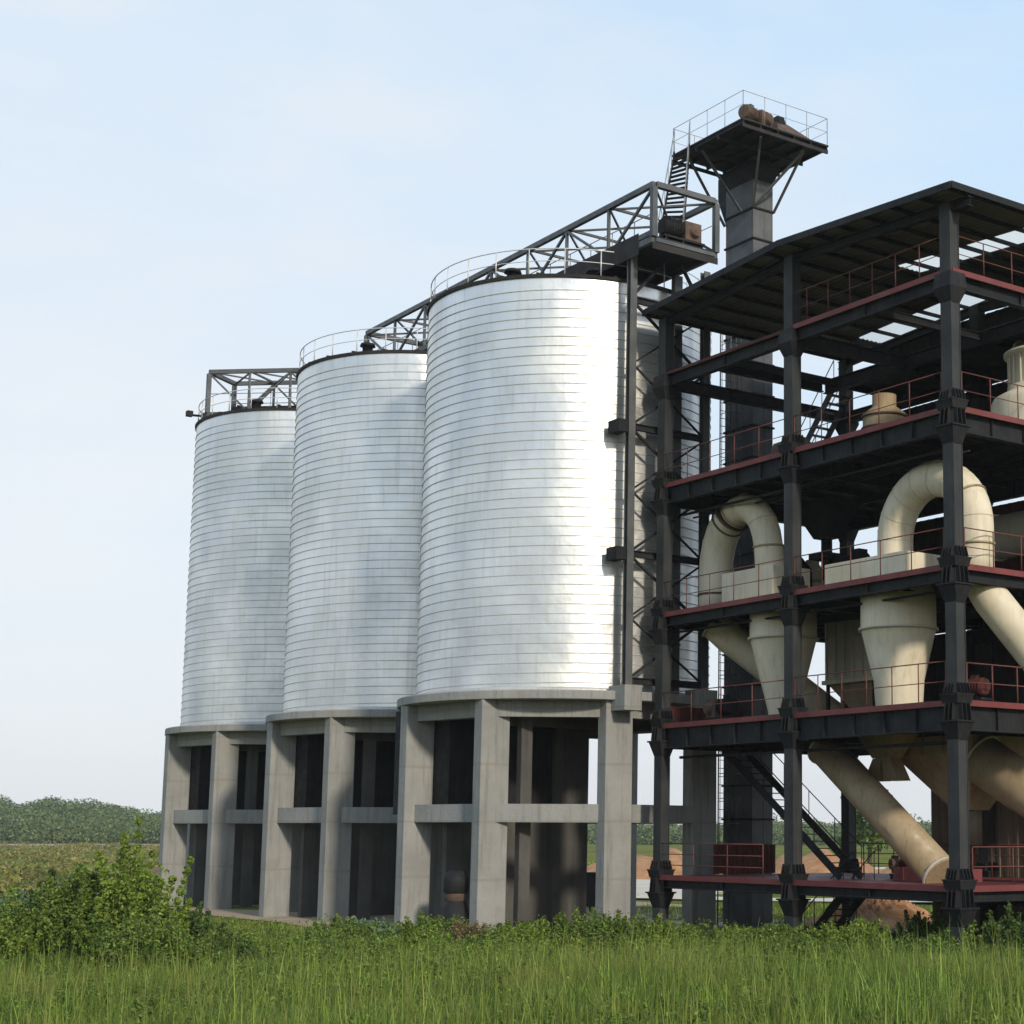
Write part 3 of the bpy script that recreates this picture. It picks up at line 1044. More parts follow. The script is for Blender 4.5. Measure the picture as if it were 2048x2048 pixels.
# ladder stair from the gallery to the platform
ls = thing('ladder_stair', 'steep dark ladder leaning from the gallery end up to the elevator platform', 'ladder', (0.2, 13.8, 24.55))
b0, b1 = Vector((-0.55, 14.1, 24.5)), Vector((0.25, 13.9, 24.5))
t0, t1 = Vector((3.36, 18.7, 30.6)), Vector((3.38, 17.7, 30.6))
b0, b1 = Vector((-0.35, 14.5, 24.55)), Vector((0.55, 14.2, 24.55))
g = MB()
g.bar(b0, t0, 0.05, 0.16)
g.bar(b1, t1, 0.05, 0.16)
g.build_each('stringer', M['steel_black'], ls)
g = MB()
for k in range(1, 22):
    f_ = k / 22
    g.bar(b0.lerp(t0, f_), b1.lerp(t1, f_), 0.16, 0.035)
g.build('tread', M['steel_black'], ls)
g = MB()
up = Vector((0, 0, 1))
for a_, b_ in ((b0, t0), (b1, t1)):
    g.tube([a_ + up * 1.0, b_ + up * 1.0], 0.02, 6)
    for k in range(0, 6):
        p = a_.lerp(b_, k / 5)
        g.tube([p, p + up * 1.0], 0.016, 5)
g.build('handrail', M['rail_thin'], ls)

# ------------------------------------------------------------------ steel frame building
ZF = [2.05, 7.22, 11.12, 15.74, 19.86]          # storey floors
YC = [0.0, 7.24, 14.38]
XC = [0.0, 8.65]
fr = thing('steel_frame_building', 'open dark steel frame building with red floors and a sheet roof', 'building', (4.3, 7.2, 0))
CWX, CWY = 0.16, 0.20
ROOF_A, ROOF_R = 22.07, 22.62


def roof_z(y):
    return ROOF_R - 0.058 * abs(y - 7.0)


def collar(mb, x, y, z, big=1.0):
    mb.frus((x, y, z - 1.05), CWX + 0.02, CWY + 0.02, (x, y, z - 0.55), 0.44 * big, 0.46 * big)
    mb.box(x - 0.5 * big, y - 0.52 * big, z - 0.549, x + 0.5 * big, y + 0.52 * big, z - 0.50)
    for s_ in (-1, 1):
        for o_ in (-0.16, 0.0, 0.16):
            mb.bar((x + s_ * (CWX + 0.11), y + o_, z - 0.5), (x + s_ * (CWX + 0.06), y + o_, z - 0.02), 0.02, 0.2, (1, 0, 0))
            mb.bar((x + o_, y + s_ * (CWY + 0.11), z - 0.5), (x + o_, y + s_ * (CWY + 0.06), z - 0.02), 0.02, 0.2, (0, 1, 0))
    mb.frus((x, y, z - 0.02), 0.36 * big, 0.40 * big, (x, y, z + 0.22), 0.43 * big, 0.46 * big)
    mb.box(x - 0.46 * big, y - 0.48 * big, z + 0.221, x + 0.46 * big, y + 0.48 * big, z + 0.26)
    for s_ in (-1, 1):
        for o_ in (-0.18, -0.06, 0.06, 0.18):
            mb.bar((x + s_ * (CWX + 0.12), y + o_, z + 0.26), (x + s_ * (CWX + 0.03), y + o_, z + 0.55), 0.02, 0.14, (1, 0, 0))
            mb.bar((x + o_, y + s_ * (CWY + 0.12), z + 0.26), (x + o_, y + s_ * (CWY + 0.03), z + 0.55), 0.02, 0.14, (0, 1, 0))


for ix, x in enumerate(XC):
    for y in YC:
        cb = MB()
        zt = roof_z(y) - 0.25
        cb.box(x - CWX, y - CWY, -0.3, x + CWX, y + CWY, zt)
        for s_ in (-1, 1):    # flange lips so that the column reads as a built-up section
            cb.box(x + s_ * CWX - 0.012 + s_ * 0.014, y - CWY - 0.02, -0.3, x + s_ * CWX + 0.012 + s_ * 0.014, y + CWY + 0.02, zt - 0.01)
        co = cb.build('column', M['steel_col'], fr)
        for iz, z in enumerate(ZF):
            if iz == 4:
                kb = MB()
                kb.frus((x, y, z - 0.95), CWX + 0.015, CWY + 0.015, (x, y, z - 0.5), 0.36, 0.36)
                kb.frus((x, y, z - 0.5), 0.36, 0.36, (x, y, z - 0.05), 0.30, 0.32)
                kb.build('collar', M['steel_dark'], co)
            else:
                kb = MB()
                collar(kb, x, y, z, 0.76)
                kb.build('collar', M['steel_black'], co)
        if ix == 0:
            kb = MB()
            kb.frus((x, y, -0.3), 0.30, 0.34, (x, y, 0.35), 0.26, 0.30)
            kb.build('base', M['steel_black'], co)

BD = [0.34, 0.74, 0.38, 0.62, 0.44]
for iz, z in enumerate(ZF):
    h = BD[iz]
    zc = z - 0.03 - h / 2
    for x in XC:
        for y0, y1 in zip(YC[:-1], YC[1:]):
            g = MB()
            g.ibeam((x, y0 + CWY + 0.02, zc), (x, y1 - CWY - 0.02, zc), 0.26, h, 0.035, 0.02, 1.2 if h > 0.5 else 2.4)
            g.build('beam', M['steel_dark'], fr)
    for y in YC:
        g = MB()
        g.ibeam((XC[0] + CWX + 0.02, y, zc), (XC[1] - CWX - 0.02, y, zc), 0.26, h, 0.035, 0.02, 1.2 if h > 0.5 else 2.4)
        g.build('beam', M['steel_dark'], fr)
    # joists
    g = MB()
    if iz == 4:
        js = [(0.2, 8.4, 10.9), (0.2, 8.4, 3.6)]
    else:
        js = [(0.15, 8.5, yy) for yy in (1.45, 2.9, 4.35, 5.8, 8.7, 10.1, 11.5, 12.9)]
    for x0, x1, yy in js:
        g.ibeam((x0, yy, z - 0.03 - 0.14), (x1, yy, z - 0.03 - 0.14), 0.12, 0.26)
    for xx in (2.9, 5.7):
        if iz < 4:
            g.ibeam((xx, 0.16, z - 0.30 - 0.13), (xx, 14.2, z - 0.30 - 0.13), 0.12, 0.24)
    g.build_each('joist', M['steel_black'], fr)
    g = MB()
    if iz == 4:
        g.box(5.0, 0.0, z, 8.85, 11.4, z + 0.04)
        g.box(0.2, -0.05, z, 1.05, 7.2, z + 0.04)
    elif iz == 0:
        g.box(-0.15, -0.18, z, 8.85, 14.5, z + 0.05)
    else:
        g.box(-0.1, -0.14, z, 8.85, 14.5, z + 0.05)
    g.build('deck', M['steel_red'] if iz == 0 else M['roof_dark'], fr)
    # red edge plates along the two near sides
    e0 = -0.17 if iz else -0.22
    for (p, q) in (((e0, -0.2, z), (e0, 7.0 if iz == 4 else 14.4, z)), ((-0.1, -0.2 - 0.02, z), (8.9, -0.2 - 0.02, z))):
        g = MB()
        g.bar(p, q, 0.03, 0.17)
        g.build('edge_plate', M['steel_red'], fr)
    if iz == 4:
        g = MB()
        g.bar((-0.17, 7.5, z - 0.02), (-0.17, 14.2, z - 0.02), 0.03, 0.10)
        g.build('edge_plate', M['dark_red'], fr)
g = MB()
g.ibeam((5.0, 0.1, 19.6), (5.0, 11.4, 19.6), 0.24, 0.46)
g.ibeam((0.2, 11.4, 19.62), (4.86, 11.4, 19.62), 0.2, 0.4)
g.build('beam', M['steel_dark'], fr)

# railings
for iz, z in enumerate(ZF):
    zz = z + 0.05
    xe = -0.12
    if iz == 4:
        railing(MB(), [(xe, 7.4, zz), (xe, 0.1, zz)], 1.1, 1.05, 0.018, 1).build('railing', M['rail_red'], fr)
        railing(MB(), [(0.1, -0.12, zz), (8.6, -0.12, zz)], 1.1, 1.3, 0.018, 1).build('railing', M['rail_red'], fr)
    elif iz == 0:
        railing(MB(), [(xe, 14.2, zz), (xe, 8.6, zz)], 1.1, 1.6, 0.018, 2).build('railing', M['rail_red'], fr)
        railing(MB(), [(8.5, 14.2, zz), (8.5, 2.0, zz)], 1.1, 0.8, 0.022, 2).build('railing', M['rail_red'], fr)
        railing(MB(), [(0.4, -0.12, zz), (8.6, -0.12, zz)], 1.1, 1.6, 0.018, 1).build('railing', M['rail_red'], fr)
    elif iz == 1:
        railing(MB(), [(xe, 14.2, zz), (xe, 7.5, zz)], 1.1, 1.5, 0.018, 1).build('railing', M['rail_red'], fr)
        railing(MB(), [(xe, 7.0, zz), (xe, 0.3, zz)], 1.15, 1.15, 0.018, 1).build('railing', M['rail_red'], fr)
        railing(MB(), [(0.3, -0.12, zz), (8.6, -0.12, zz)], 1.1, 1.0, 0.022, 1).build('railing', M['rail_red'], fr)
    else:
        railing(MB(), [(xe, 14.2, zz), (xe, 7.5, zz)], 1.1, 1.25, 0.018, 1).build('railing', M['rail_red'], fr)
        railing(MB(), [(xe, 7.0, zz), (xe, 0.3, zz)], 1.1, 1.25, 0.018, 1).build('railing', M['rail_red'], fr)
        railing(MB(), [(0.3, -0.12, zz), (8.6, -0.12, zz)], 1.1, 1.2, 0.018, 1).build('railing', M['rail_red'], fr)
        railing(MB(), [(8.7, 14.3, zz), (8.7, 6.4, zz)], 1.1, 1.5, 0.018, 1).build('railing', M['rail_red'], fr)

# roof: corrugated sheet on purlins, low gable with its ridge along X
RX0, RX1, RYA, RYC = -0.80, 9.4, 14.75, -0.9
SK = [(3.7, 4.9, -0.9, 6.2), (7.7, 8.9, 6.0, 12.6)]     # skylight strips (x0, x1, y0, y1)


def roof_patch(x0, x1, y0, y1, dz=0.0):
    # corrugations run down the slope (along Y), so the profile varies with X
    n = max(2, int(round((x1 - x0) / 0.055)))
    xs = np.linspace(x0, x1, n + 1)
    ys = [y0] + ([7.0] if y0 < 7.0 < y1 else []) + [y1]
    v, f = [], []
    for y in ys:
        for i, x in enumerate(xs):
            v.append((x, y, roof_z(y) + dz + 0.022 * math.sin(2 * PI * x / 0.22)))
    m_ = n + 1
    for j in range(len(ys) - 1):
        for i in range(n):
            f.append((j * m_ + i, j * m_ + i + 1, (j + 1) * m_ + i + 1, (j + 1) * m_ + i))
    return v, f


g = MB()
xs = [RX0, SK[0][0], SK[0][1], SK[1][0], SK[1][1], RX1]
for k in range(5):
    x0, x1 = xs[k], xs[k + 1]
    if k in (1, 3):
        s_ = SK[0] if k == 1 else SK[1]
        if s_[2] > RYC + 0.01:
            g.add(*roof_patch(x0, x1, RYC, s_[2]))
        if s_[3] < RYA - 0.01:
            g.add(*roof_patch(x0, x1, s_[3], RYA))
    else:
        g.add(*roof_patch(x0, x1, RYC, RYA))
rf = g.build('roof', M['roof'], fr)
md = rf.modifiers.new('thickness', 'SOLIDIFY')
md.thickness = 0.012
for s_ in SK:
    g = MB()
    g.add(*roof_patch(s_[0], s_[1], s_[2], s_[3]))
    g.build('skylight', M['skylight'], fr)
g = MB()
for y in np.arange(RYC + 0.15, RYA, 1.22):
    z = roof_z(y) - 0.12
    g.bar((RX0 + 0.05, y, z + 0.02), (RX1 - 0.05, y, z + 0.02), 0.06, 0.13)
g.build_each('purlin', M['steel_dark'], fr)
for x in (0.0, 8.65):
    g = MB()
    for y0, y1 in ((RYC, 7.0), (7.0, RYA)):
        g.ibeam((x, y0, roof_z(y0) - 0.36), (x, y1, roof_z(y1) - 0.36), 0.2, 0.30)
    g.build('rafter', M['steel_dark'], fr)
g = MB()
for y0, y1 in ((RYC, 7.0), (7.0, RYA)):
    g.bar((RX0 - 0.02, y0, roof_z(y0) - 0.06), (RX0 - 0.02, y1, roof_z(y1) - 0.06), 0.03, 0.22)
g.bar((RX0, RYC - 0.02, roof_z(RYC) - 0.04), (RX1, RYC - 0.02, roof_z(RYC) - 0.04), 0.03, 0.2)
g.bar((RX0, RYA + 0.02, roof_z(RYA) - 0.04), (RX1, RYA + 0.02, roof_z(RYA) - 0.04), 0.03, 0.2)
g.build('fascia', M['steel_dark'], fr)

for x0, x1, z0, z1 in ((2.3, 5.1, 2.12, 3.15), (0.35, 3.6, 7.28, 7.95)):
    g = MB()
    g.box(x0, 14.40, z0, x1, 14.44, z1)
    for xx in np.arange(x0, x1, 0.22):
        g.box(xx, 14.37, z0, xx + 0.08, 14.399, z1)
    g.build('side_panel', M['dark_red'], fr)
# cables and conduits tied along the columns, and pipes slung under the floors
g = MB()
for x, y in ((0.0, 0.0), (0.0, 7.24), (0.0, 14.38)):
    for k in range(3):
        yy = y + CWY + 0.05 + 0.06 * k
        g.tube([(x + 0.05, yy, 0.2), (x + 0.05, yy, 2.9), (x + 0.02 + 0.03 * k, yy, 11.0), (x + 0.05, yy, 19.5)], 0.016, 6)
g.build_each('cable', M['steel_black'], fr)
g = MB()
for z, x, r0 in ((14.75, 0.55, 0.05), (14.7, 1.0, 0.035), (6.15, 0.5, 0.05), (10.55, 0.45, 0.04)):
    g.tube([(x, 0.3, z), (x, 6.9, z), (x + 0.02, 7.6, z), (x, 14.0, z)], r0, 8)
g.build_each('pipe', M['steel_dark'], fr)

# cladding at the back of the bays
for z0, z1, y0, y1, mt in ((15.8, 19.4, -0.3, 12.6, 'roof_dark'), (19.92, roof_z(0) - 0.12, -0.3, 12.6, 'roof_dark'), (11.2, 15.0, 7.5, 12.9, 'roof_dark'), (11.2, 15.0, -0.3, 7.49, 'dark_red'), (7.3, 10.7, -0.3, 12.9, 'roof_dark'), (0.0, 6.3, -0.3, 10.2, 'brown_sheet')):
    g = MB()
    g.box(8.9, y0, z0, 8.96, y1, z1)
    for yy in np.arange(y0 + 0.02, y1, 0.42):
        g.box(8.87, yy, z0, 8.899, yy + 0.12, z1)
    g.build('cladding', M[mt], fr)


def stair(parent, p, q, width_dir, w, n, mat=M['steel_black']):
    p, q, wd = Vector(p), Vector(q), Vector(width_dir).normalized() * w
    st = MB()
    st.bar(p, q, 0.05, 0.26)
    st.bar(p + wd, q + wd, 0.05, 0.26)
    o_ = st.build('staircase', mat, parent)
    tr_ = MB()
    for k in range(1, n):
        c_ = p.lerp(q, k / n)
        tr_.bar(c_ + wd * 0.03, c_ + wd * 0.97, 0.24, 0.03)
    tr_.build('tread', mat, o_)
    hr_ = MB()
    up_ = Vector((0, 0, 1))
    for a_ in (Vector((0, 0, 0)), wd):
        hr_.tube([p + a_ + up_ * 1.0, q + a_ + up_ * 1.0], 0.02, 6)
        for k in range(0, 6):
            c_ = p.lerp(q, k / 5) + a_
            hr_.tube([c_, c_ + up_ * 1.0], 0.016, 5)
    hr_.build('handrail', mat, o_)
    return o_


stair(fr, (2.2, 14.1, 6.75), (2.2, 7.5, 2.15), (1, 0, 0), 0.9, 20)
stair(fr, (2.2, 9.3, 0.05), (2.2, 6.9, 2.0), (1, 0, 0), 0.9, 9)
stair(fr, (5.6, 15.0, 15.9), (5.6, 11.6, 19.8), (1, 0, 0), 0.85, 15, M['steel_grey'])

# ------------------------------------------------------------------ cyclones with goose-neck ducts
def arc_pts(y0, y1, z0, zt, x, n=18):
    """upright rise at y0, half circle-ish over to y1, going down"""
    cy, ry = (y0 + y1) / 2, (y1 - y0) / 2
    rz = zt - z0
    out = []
    for k in range(n + 1):
        t_ = PI * k / n
        out.append((x, cy - ry * math.cos(t_), z0 + rz * math.sin(t_)))
    return out


def cyclone(label, x, y, R_, ztop, zring, zcone_b, rb, zbot, neck, gooseneck, seams, box, g_label=None):
    root = thing('cyclone', label, 'cyclone separator', (x, y, zbot), 'cream cyclone separators in the frame building')
    g = MB()
    g.lathe([(R_, zring), (R_, ztop), (R_ * 0.4, ztop + 0.08)], (x, y, 0), 48, True, False, True)
    g.build('barrel', M['cream'], root)
    g = MB()
    g.lathe([(R_ - 0.01, zring), (rb, zcone_b), (rb * 0.92, zbot)], (x, y, 0), 48, True, False, False)
    g.build('cone', M['cream'], root)
    g = MB()
    g.lathe([(R_ + 0.0, zring - 0.05), (R_ + 0.07, zring - 0.04), (R_ + 0.07, zring + 0.03), (R_ + 0.0, zring + 0.04)], (x, y, 0), 48, True)
    g.build('flange', M['cream_grey'], root)
    g = MB()
    bx0, by0, bz0, bx1, by1, bz1 = box
    g.box(*box)
    bo = g.build('inlet_box', M['cream'], root)
    md_ = bo.modifiers.new('edge', 'BEVEL')
    md_.width = 0.03
    md_.segments = 2
    g = MB()
    pts, rr = gooseneck
    g.tube(pts, rr, 28, caps=True)
    wl = MB()
    du = g.build('duct', M['cream'], root)
    g = MB()
    for idx in seams:
        p0, p1 = Vector(pts[idx]), Vector(pts[min(idx + 1, len(pts) - 1)])
        d_ = (p1 - p0).normalized()
        r0 = rr[idx] if isinstance(rr, list) else rr
        g.tube([p0 - d_ * 0.03, p0 + d_ * 0.03], r0 + 0.04, 28)
    g.build_each('duct_flange', M['tan'], du)
    for idx in range(2, len(pts) - 1, 3):
        if idx in seams:
            continue
        p0, p1 = Vector(pts[idx]), Vector(pts[idx + 1])
        d_ = (p1 - p0).normalized()
        r0 = rr[idx] if isinstance(rr, list) else rr
        wl.tube([p0 - d_ * 0.012, p0 + d_ * 0.012], r0 + 0.010, 28)
    wl.build('weld_seam', M['cream_grey'], du)
    return root


# far bay: outlet rises at y=10.2, loops away to y=13.4
p1 = [(1.25, 11.95, 14.52), (1.25, 11.7, 14.64), (1.26, 11.4, 14.70), (1.28, 11.05, 14.62), (1.30, 10.72, 14.42), (1.34, 10.45, 14.08), (1.38, 10.30, 13.65), (1.42, 10.24, 13.2), (1.46, 10.22, 12.4), (1.5, 10.22, 11.3)]
p1b = [(1.6, 13.45, 11.1), (1.6, 13.45, 11.9), (1.6, 13.46, 12.6), (1.6, 13.42, 13.15), (1.6, 13.28, 13.65), (1.6, 13.05, 14.08), (1.58, 12.72, 14.42), (1.54, 12.38, 14.62)]
cy1 = cyclone('cream cyclone between the two left columns, its bent duct looping to the left', 1.5, 9.55, 1.13, 11.05, 9.98, 7.6, 0.52, 7.25,
        0.5, (p1, 0.50), (0, 7), (0.75, 9.2, 11.19, 2.4, 12.0, 12.4))
g = MB()
g.tube(p1b, 0.60, 28)
d1 = g.build('duct', M['cream'], cy1)
g = MB()
for k in (1, 6):
    q0, q1 = Vector(p1b[k]), Vector(p1b[k + 1])
    dd = (q1 - q0).normalized()
    g.tube([q0 - dd * 0.03, q0 + dd * 0.03], 0.645, 28)
dd = (Vector(p1b[7]) - Vector(p1b[6])).normalized()
g.tube([Vector(p1b[7]) - dd * 0.05, Vector(p1b[7]) + dd * 0.05], 0.70, 28)
g.build_each('duct_flange', M['rust'], d1)
p2 = [(1.5, 4.05, 11.3), (1.5, 4.05, 12.1)] + arc_pts(4.05, 0.62, 12.55, 14.25, 1.5, 22) + [(1.5, 0.62, 12.0), (1.5, 0.62, 11.6), (1.5, 0.62, 11.05)]
cyclone('larger cream cyclone beside the corner column, its big arched duct looping to the right', 1.5, 3.95, 1.17, 11.05, 9.78, 8.2, 0.78, 7.25,
        0.55, (p2, 0.56), (20, 25), (0.35, 2.4, 11.19, 2.6, 6.1, 11.95))
g = MB()


def duct(label, pts, rr, mat=None, flanges=(0, -1), name='inclined_duct', cat='duct'):
    pts = [Vector(p) for p in pts]
    root = thing(name, label, cat, tuple(pts[0]))
    g = MB()
    g.tube(pts, rr, 28)
    g.build('pipe', mat or M['cream'], root)
    g = MB()
    for f_ in flanges:
        p = pts[f_]
        q = pts[1] if f_ == 0 else pts[-2]
        d_ = (q - p).normalized()
        r0 = rr if not isinstance(rr, (list, tuple)) else rr[f_]
        g.tube([p + d_ * 0.02, p + d_ * 0.09], r0 + 0.06, 28)
    g.build_each('flange', M['cream_grey'], root)
    return root


duct('cream pipe slanting down behind the left cyclone', [(1.5, 13.45, 10.9), (1.9, 13.1, 10.4), (3.6, 11.5, 8.6), (4.6, 10.5, 7.5)], 0.56)
duct('cream pipe slanting down to the right below the corner arch duct', [(1.7, 0.62, 10.95), (1.95, 0.45, 10.4), (3.1, -0.35, 8.6), (4.2, -1.1, 6.9)], 0.55)
duct('long tan chute slanting from under the second floor down to the red lower floor', [(2.0, 8.1, 6.35), (2.0, 2.75, 2.35)], 0.56, M['tan'])
duct('broad tan duct slanting down to the right behind the corner column', [(4.3, 3.3, 5.9), (4.6, 1.9, 5.0), (5.4, -2.4, 2.6)], [0.78, 0.76, 0.70], M['tan'])
hq = thing('feed_hopper', 'wide brown hopper under the second floor feeding the broad tan duct', 'hopper', (4.9, 4.6, 4.2))
g = MB()
g.frus((4.9, 4.3, 4.3), 0.4, 0.4, (4.9, 4.7, 6.05), 1.35, 1.7)
g.box(3.55, 3.0, 6.051, 6.25, 6.4, 6.6)
g.build('funnel', M['tan'], hq)
g = MB()
for yy in (3.2, 4.1, 5.0, 5.9, 6.3):
    g.box(3.49, yy, 6.06, 3.549, yy + 0.07, 6.6)
g.build('stiffener', M['brown_sheet'], hq)
g = MB()
g.tube([(4.9, 4.3, 4.31), (4.9, 4.3, 3.2)], 0.34, 16)
g.build('outlet', M['brown_sheet'], hq)
duct('fat horizontal cream duct behind the arch, under the fourth floor', [(6.2, 4.2, 13.2), (6.2, -3.5, 13.2)], 0.72, M['cream_grey'])

# trousers-shaped spout under the second floor
sp = thing('forked_spout', 'small tan forked spout hanging under the second floor', 'spout', (3.0, 6.2, 5.2))
g = MB()
g.frus((3.0, 6.15, 5.95), 0.26, 0.42, (3.0, 6.1, 6.7), 0.55, 0.85)
g.build('throat', M['tan'], sp)
for s_ in (-1, 1):
    g = MB()
    g.frus((3.0, 6.15 + s_ * 0.46, 5.22), 0.28, 0.34, (3.0, 6.15 + s_ * 0.20, 5.94), 0.25, 0.20)
    g.build('leg', M['tan'], sp)

# filter house beside the big cyclone
ff = thing('filter_house', 'ribbed greyish cream filter house left of the big cyclone', 'filter house', (4.6, 8.9, 7.3))
g = MB()
x0, x1, y0, y1, z0, z1 = 3.9, 5.4, 7.7, 10.15, 8.75, 11.0
g.box(x0, y0, z0, x1, y1, z1)
g.build('body', M['cream_grey'], ff)
g = MB()
for y in np.linspace(y0 + 0.06, y1 - 0.06, 6):
    g.box(x0 - 0.07, y - 0.03, z0, x0 - 0.002, y + 0.03, z1)
for z in (z0 + 0.05, z0 + 0.75, z0 + 1.5, z1 - 0.05):
    g.box(x0 - 0.05, y0, z - 0.03, x0 - 0.001, y1, z + 0.03)
for x in np.linspace(x0 + 0.1, x1 - 0.1, 3):
    g.box(x - 0.03, y0 - 0.06, z0, x + 0.03, y0 - 0.002, z1)
g.build('stiffener', M['cream_grey'], ff)
g = MB()
g.box(x0 - 0.12, y0 - 0.12, z0 - 0.14, x1 + 0.1, y1 + 0.1, z0 - 0.002)
g.build('ledge', M['cream'], ff)
g = MB()
g.frus(((x0 + x1) / 2, (y0 + y1) / 2 - 0.2, 7.5), 0.25, 0.35, ((x0 + x1) / 2, (y0 + y1) / 2, z0 - 0.142), 0.7, 1.15)
g.build('hopper', M['tan'], ff)
g = MB()
for x in (x0 + 0.05, x1 - 0.05):
    for y in (y0 + 0.05, y1 - 0.05):
        g.bar((x, y, 7.27), (x, y, z0 - 0.142), 0.1)
g.build_each('leg', M['steel_dark'], ff)
g = MB()
g.tube([(x0 + 0.6, y0 + 0.3, z1), (x0 + 0.6, y0 + 0.3, z1 + 0.35), (x0 + 0.5, y0 - 0.9, z1 + 0.45)], 0.22, 14)
g.build('top_duct', M['cream_grey'], ff)

# fan housing, tank, hopper
fn = thing('fan_housing', 'small ribbed tan drum on the fourth floor between two columns', 'drum', (3.0, 6.1, 15.8))
g = MB()
g.lathe([(0.72, 15.79), (0.72, 17.25), (0.4, 17.5), (0.4, 17.9)], (3.0, 6.1, 0), 32, True, False, True)
g.build('drum', M['tan'], fn)
g = MB()
for z in (15.95, 16.35, 16.75, 17.15):
    g.lathe([(0.725, z - 0.03), (0.78, z - 0.03), (0.78, z + 0.03), (0.725, z + 0.03)], (3.0, 6.1, 0), 32, True)
g.build_each('rib', M['rust'], fn)

tk = thing('process_tank', 'large cream tank with a narrow neck behind the corner, on the fourth floor', 'tank', (5.2, 0.9, 15.8))
g = MB()
g.lathe([(1.75, 15.79), (1.75, 16.9), (1.65, 17.1), (1.2, 17.35), (1.2, 17.5)], (5.3, 1.1, 0), 40, True, False, True)
g.build('body', M['cream'], tk)
g = MB()
g.lathe([(1.12, 17.5), (1.12, 18.45), (1.3, 18.5), (1.3, 18.6)], (5.3, 1.1, 0), 40, True, False, True)
g.build('neck', M['cream_grey'], tk)
g = MB()
for k in range(24):
    a = 2 * PI * k / 24
    g.bar((5.3 + 1.15 * math.cos(a), 1.1 + 1.15 * math.sin(a), 17.52), (5.3 + 1.15 * math.cos(a), 1.1 + 1.15 * math.sin(a), 18.45), 0.05)
g.build('rib', M['cream_grey'], tk)
duct('dark cream pipe running level under the roof above the corner tank', [(6.0, 2.8, 19.15), (6.0, -1.6, 19.15)], 0.34, M['tan'])

hb = thing('black_hopper', 'black funnel hopper hanging from the underside of the fourth floor', 'hopper', (4.0, 10.2, 13.2))
g = MB()
g.frus((4.0, 10.2, 13.75), 0.3, 0.36, (4.0, 10.2, 15.0), 0.85, 0.98)
g.build('funnel', M['steel_black'], hb)
g = MB()
g.tube([(4.0, 10.2, 13.74), (4.0, 10.2, 12.3)], 0.2, 14)
g.box(3.55, 9.75, 13.0, 4.45, 10.65, 13.2)
g.build('outlet', M['steel_black'], hb)
rt = thing('rotary_valve', 'dark valve block beside the big cyclone box, under the black hopper', 'valve', (4.0, 9.0, 12.6))
g = MB()
g.tube([(4.0, 9.6, 12.75), (4.0, 8.2, 12.75)], 0.28, 16)
g.box(3.8, 8.3, 12.9, 4.2, 8.8, 13.15)
g.build('housing', M['steel_black'], rt)
g = MB()
g.bar((4.0, 8.9, 11.2), (4.0, 8.9, 12.46), 0.2)
g.build('leg', M['rust'], rt)
t2 = thing('small_tank', 'small tan drum with a cone top behind the middle column on the third floor', 'tank', (5.3, 12.6, 11.2))
g = MB()
g.lathe([(0.75, 11.18), (0.75, 12.6), (0.25, 13.25), (0.25, 13.4)], (5.3, 12.5, 0), 32, True, False, True)
g.build('body', M['cream_grey'], t2)
g = MB()
g.lathe([(0.755, 12.5), (0.80, 12.5), (0.80, 12.58), (0.755, 12.58)], (5.3, 12.5, 0), 32, True)
g.build('band', M['tan'], t2)
mc = thing('machine_housing', 'dark dusty machine housing inside the loop of the left cyclone duct', 'machine', (3.6, 12.4, 11.2))
g = MB()
g.box(3.2, 11.7, 11.18, 4.6, 13.6, 12.9)
g.frus((3.9, 12.6, 12.9), 0.7, 0.9, (3.9, 12.6, 13.7), 0.3, 0.4)
g.build('body', M['steel_dark'], mc)
g = MB()
g.box(3.15, 12.2, 11.5, 3.2, 13.1, 12.5)
g.build('door', M['rust'], mc)

# small plant on the lower floors
m1 = motor('pump_motor', 'dark red motor set on the lowest red floor between the columns', 'motor', (4.2, 6.6, 2.1), R(70), M['dark_red'], 0.8)
pb = thing('equipment_box', 'low dark red box lying on the lowest red floor', 'box', (3.4, 4.6, 2.1))
g = MB()
g.box(2.9, 2.9, 2.105, 3.9, 5.8, 2.5)
for y in (3.2, 4.2, 5.3):
    g.box(2.86, y, 2.11, 2.9, y + 0.1, 2.52)
g.build('body', M['steel_red'], pb)

motor('fan_motor', 'dark motor on the second floor just left of the left cyclone cone', 'motor', (1.1, 12.4, 7.28), R(80), M['steel_black'], 0.9)
motor('screw_drive', 'dark red motor on the second floor at the right of the big cyclone', 'motor', (1.3, 0.9, 7.28), R(95), M['dark_red'], 0.8)
motor('valve_motor', 'rusty motor on the fourth floor left of the small tan drum', 'motor', (1.4, 9.0, 15.8), R(85), M['rust'], 0.9)

# loader under the near silo
lo = thing('bulk_loader', 'black bulk loading spout with a rusty band among the legs of the near silo', 'loading spout', (-5.3, 19.2, 0))
g = MB()
g.lathe([(0.05, 2.25), (0.30, 2.22), (0.44, 2.0), (0.44, 1.5), (0.36, 1.45)], (-5.3, 19.2, 0), 24, True)
g.build('head', M['steel_black'], lo)
g = MB()
g.lathe([(0.36, 1.45), (0.36, 1.3), (0.32, 1.2)], (-5.3, 19.2, 0), 24, True)
g.build('band', M['rust'], lo)
g = MB()
g.lathe([(0.34, 1.2), (0.45, 0.9), (0.62, 0.3), (0.62, 0.0)], (-5.3, 19.2, 0), 24, True)
g.build('skirt', M['steel_black'], lo)
ge = thing('control_cabinet', 'small black cabinet on legs standing behind the right legs of the near silo', 'cabinet', (6.6, 29.5, 0))
g = MB()
g.box(6.2, 29.2, 0.35, 7.1, 29.8, 1.75)
g.box(6.15, 29.15, 1.75, 7.15, 29.85, 1.82)
g.build('body', M['steel_black'], ge)
g = MB()
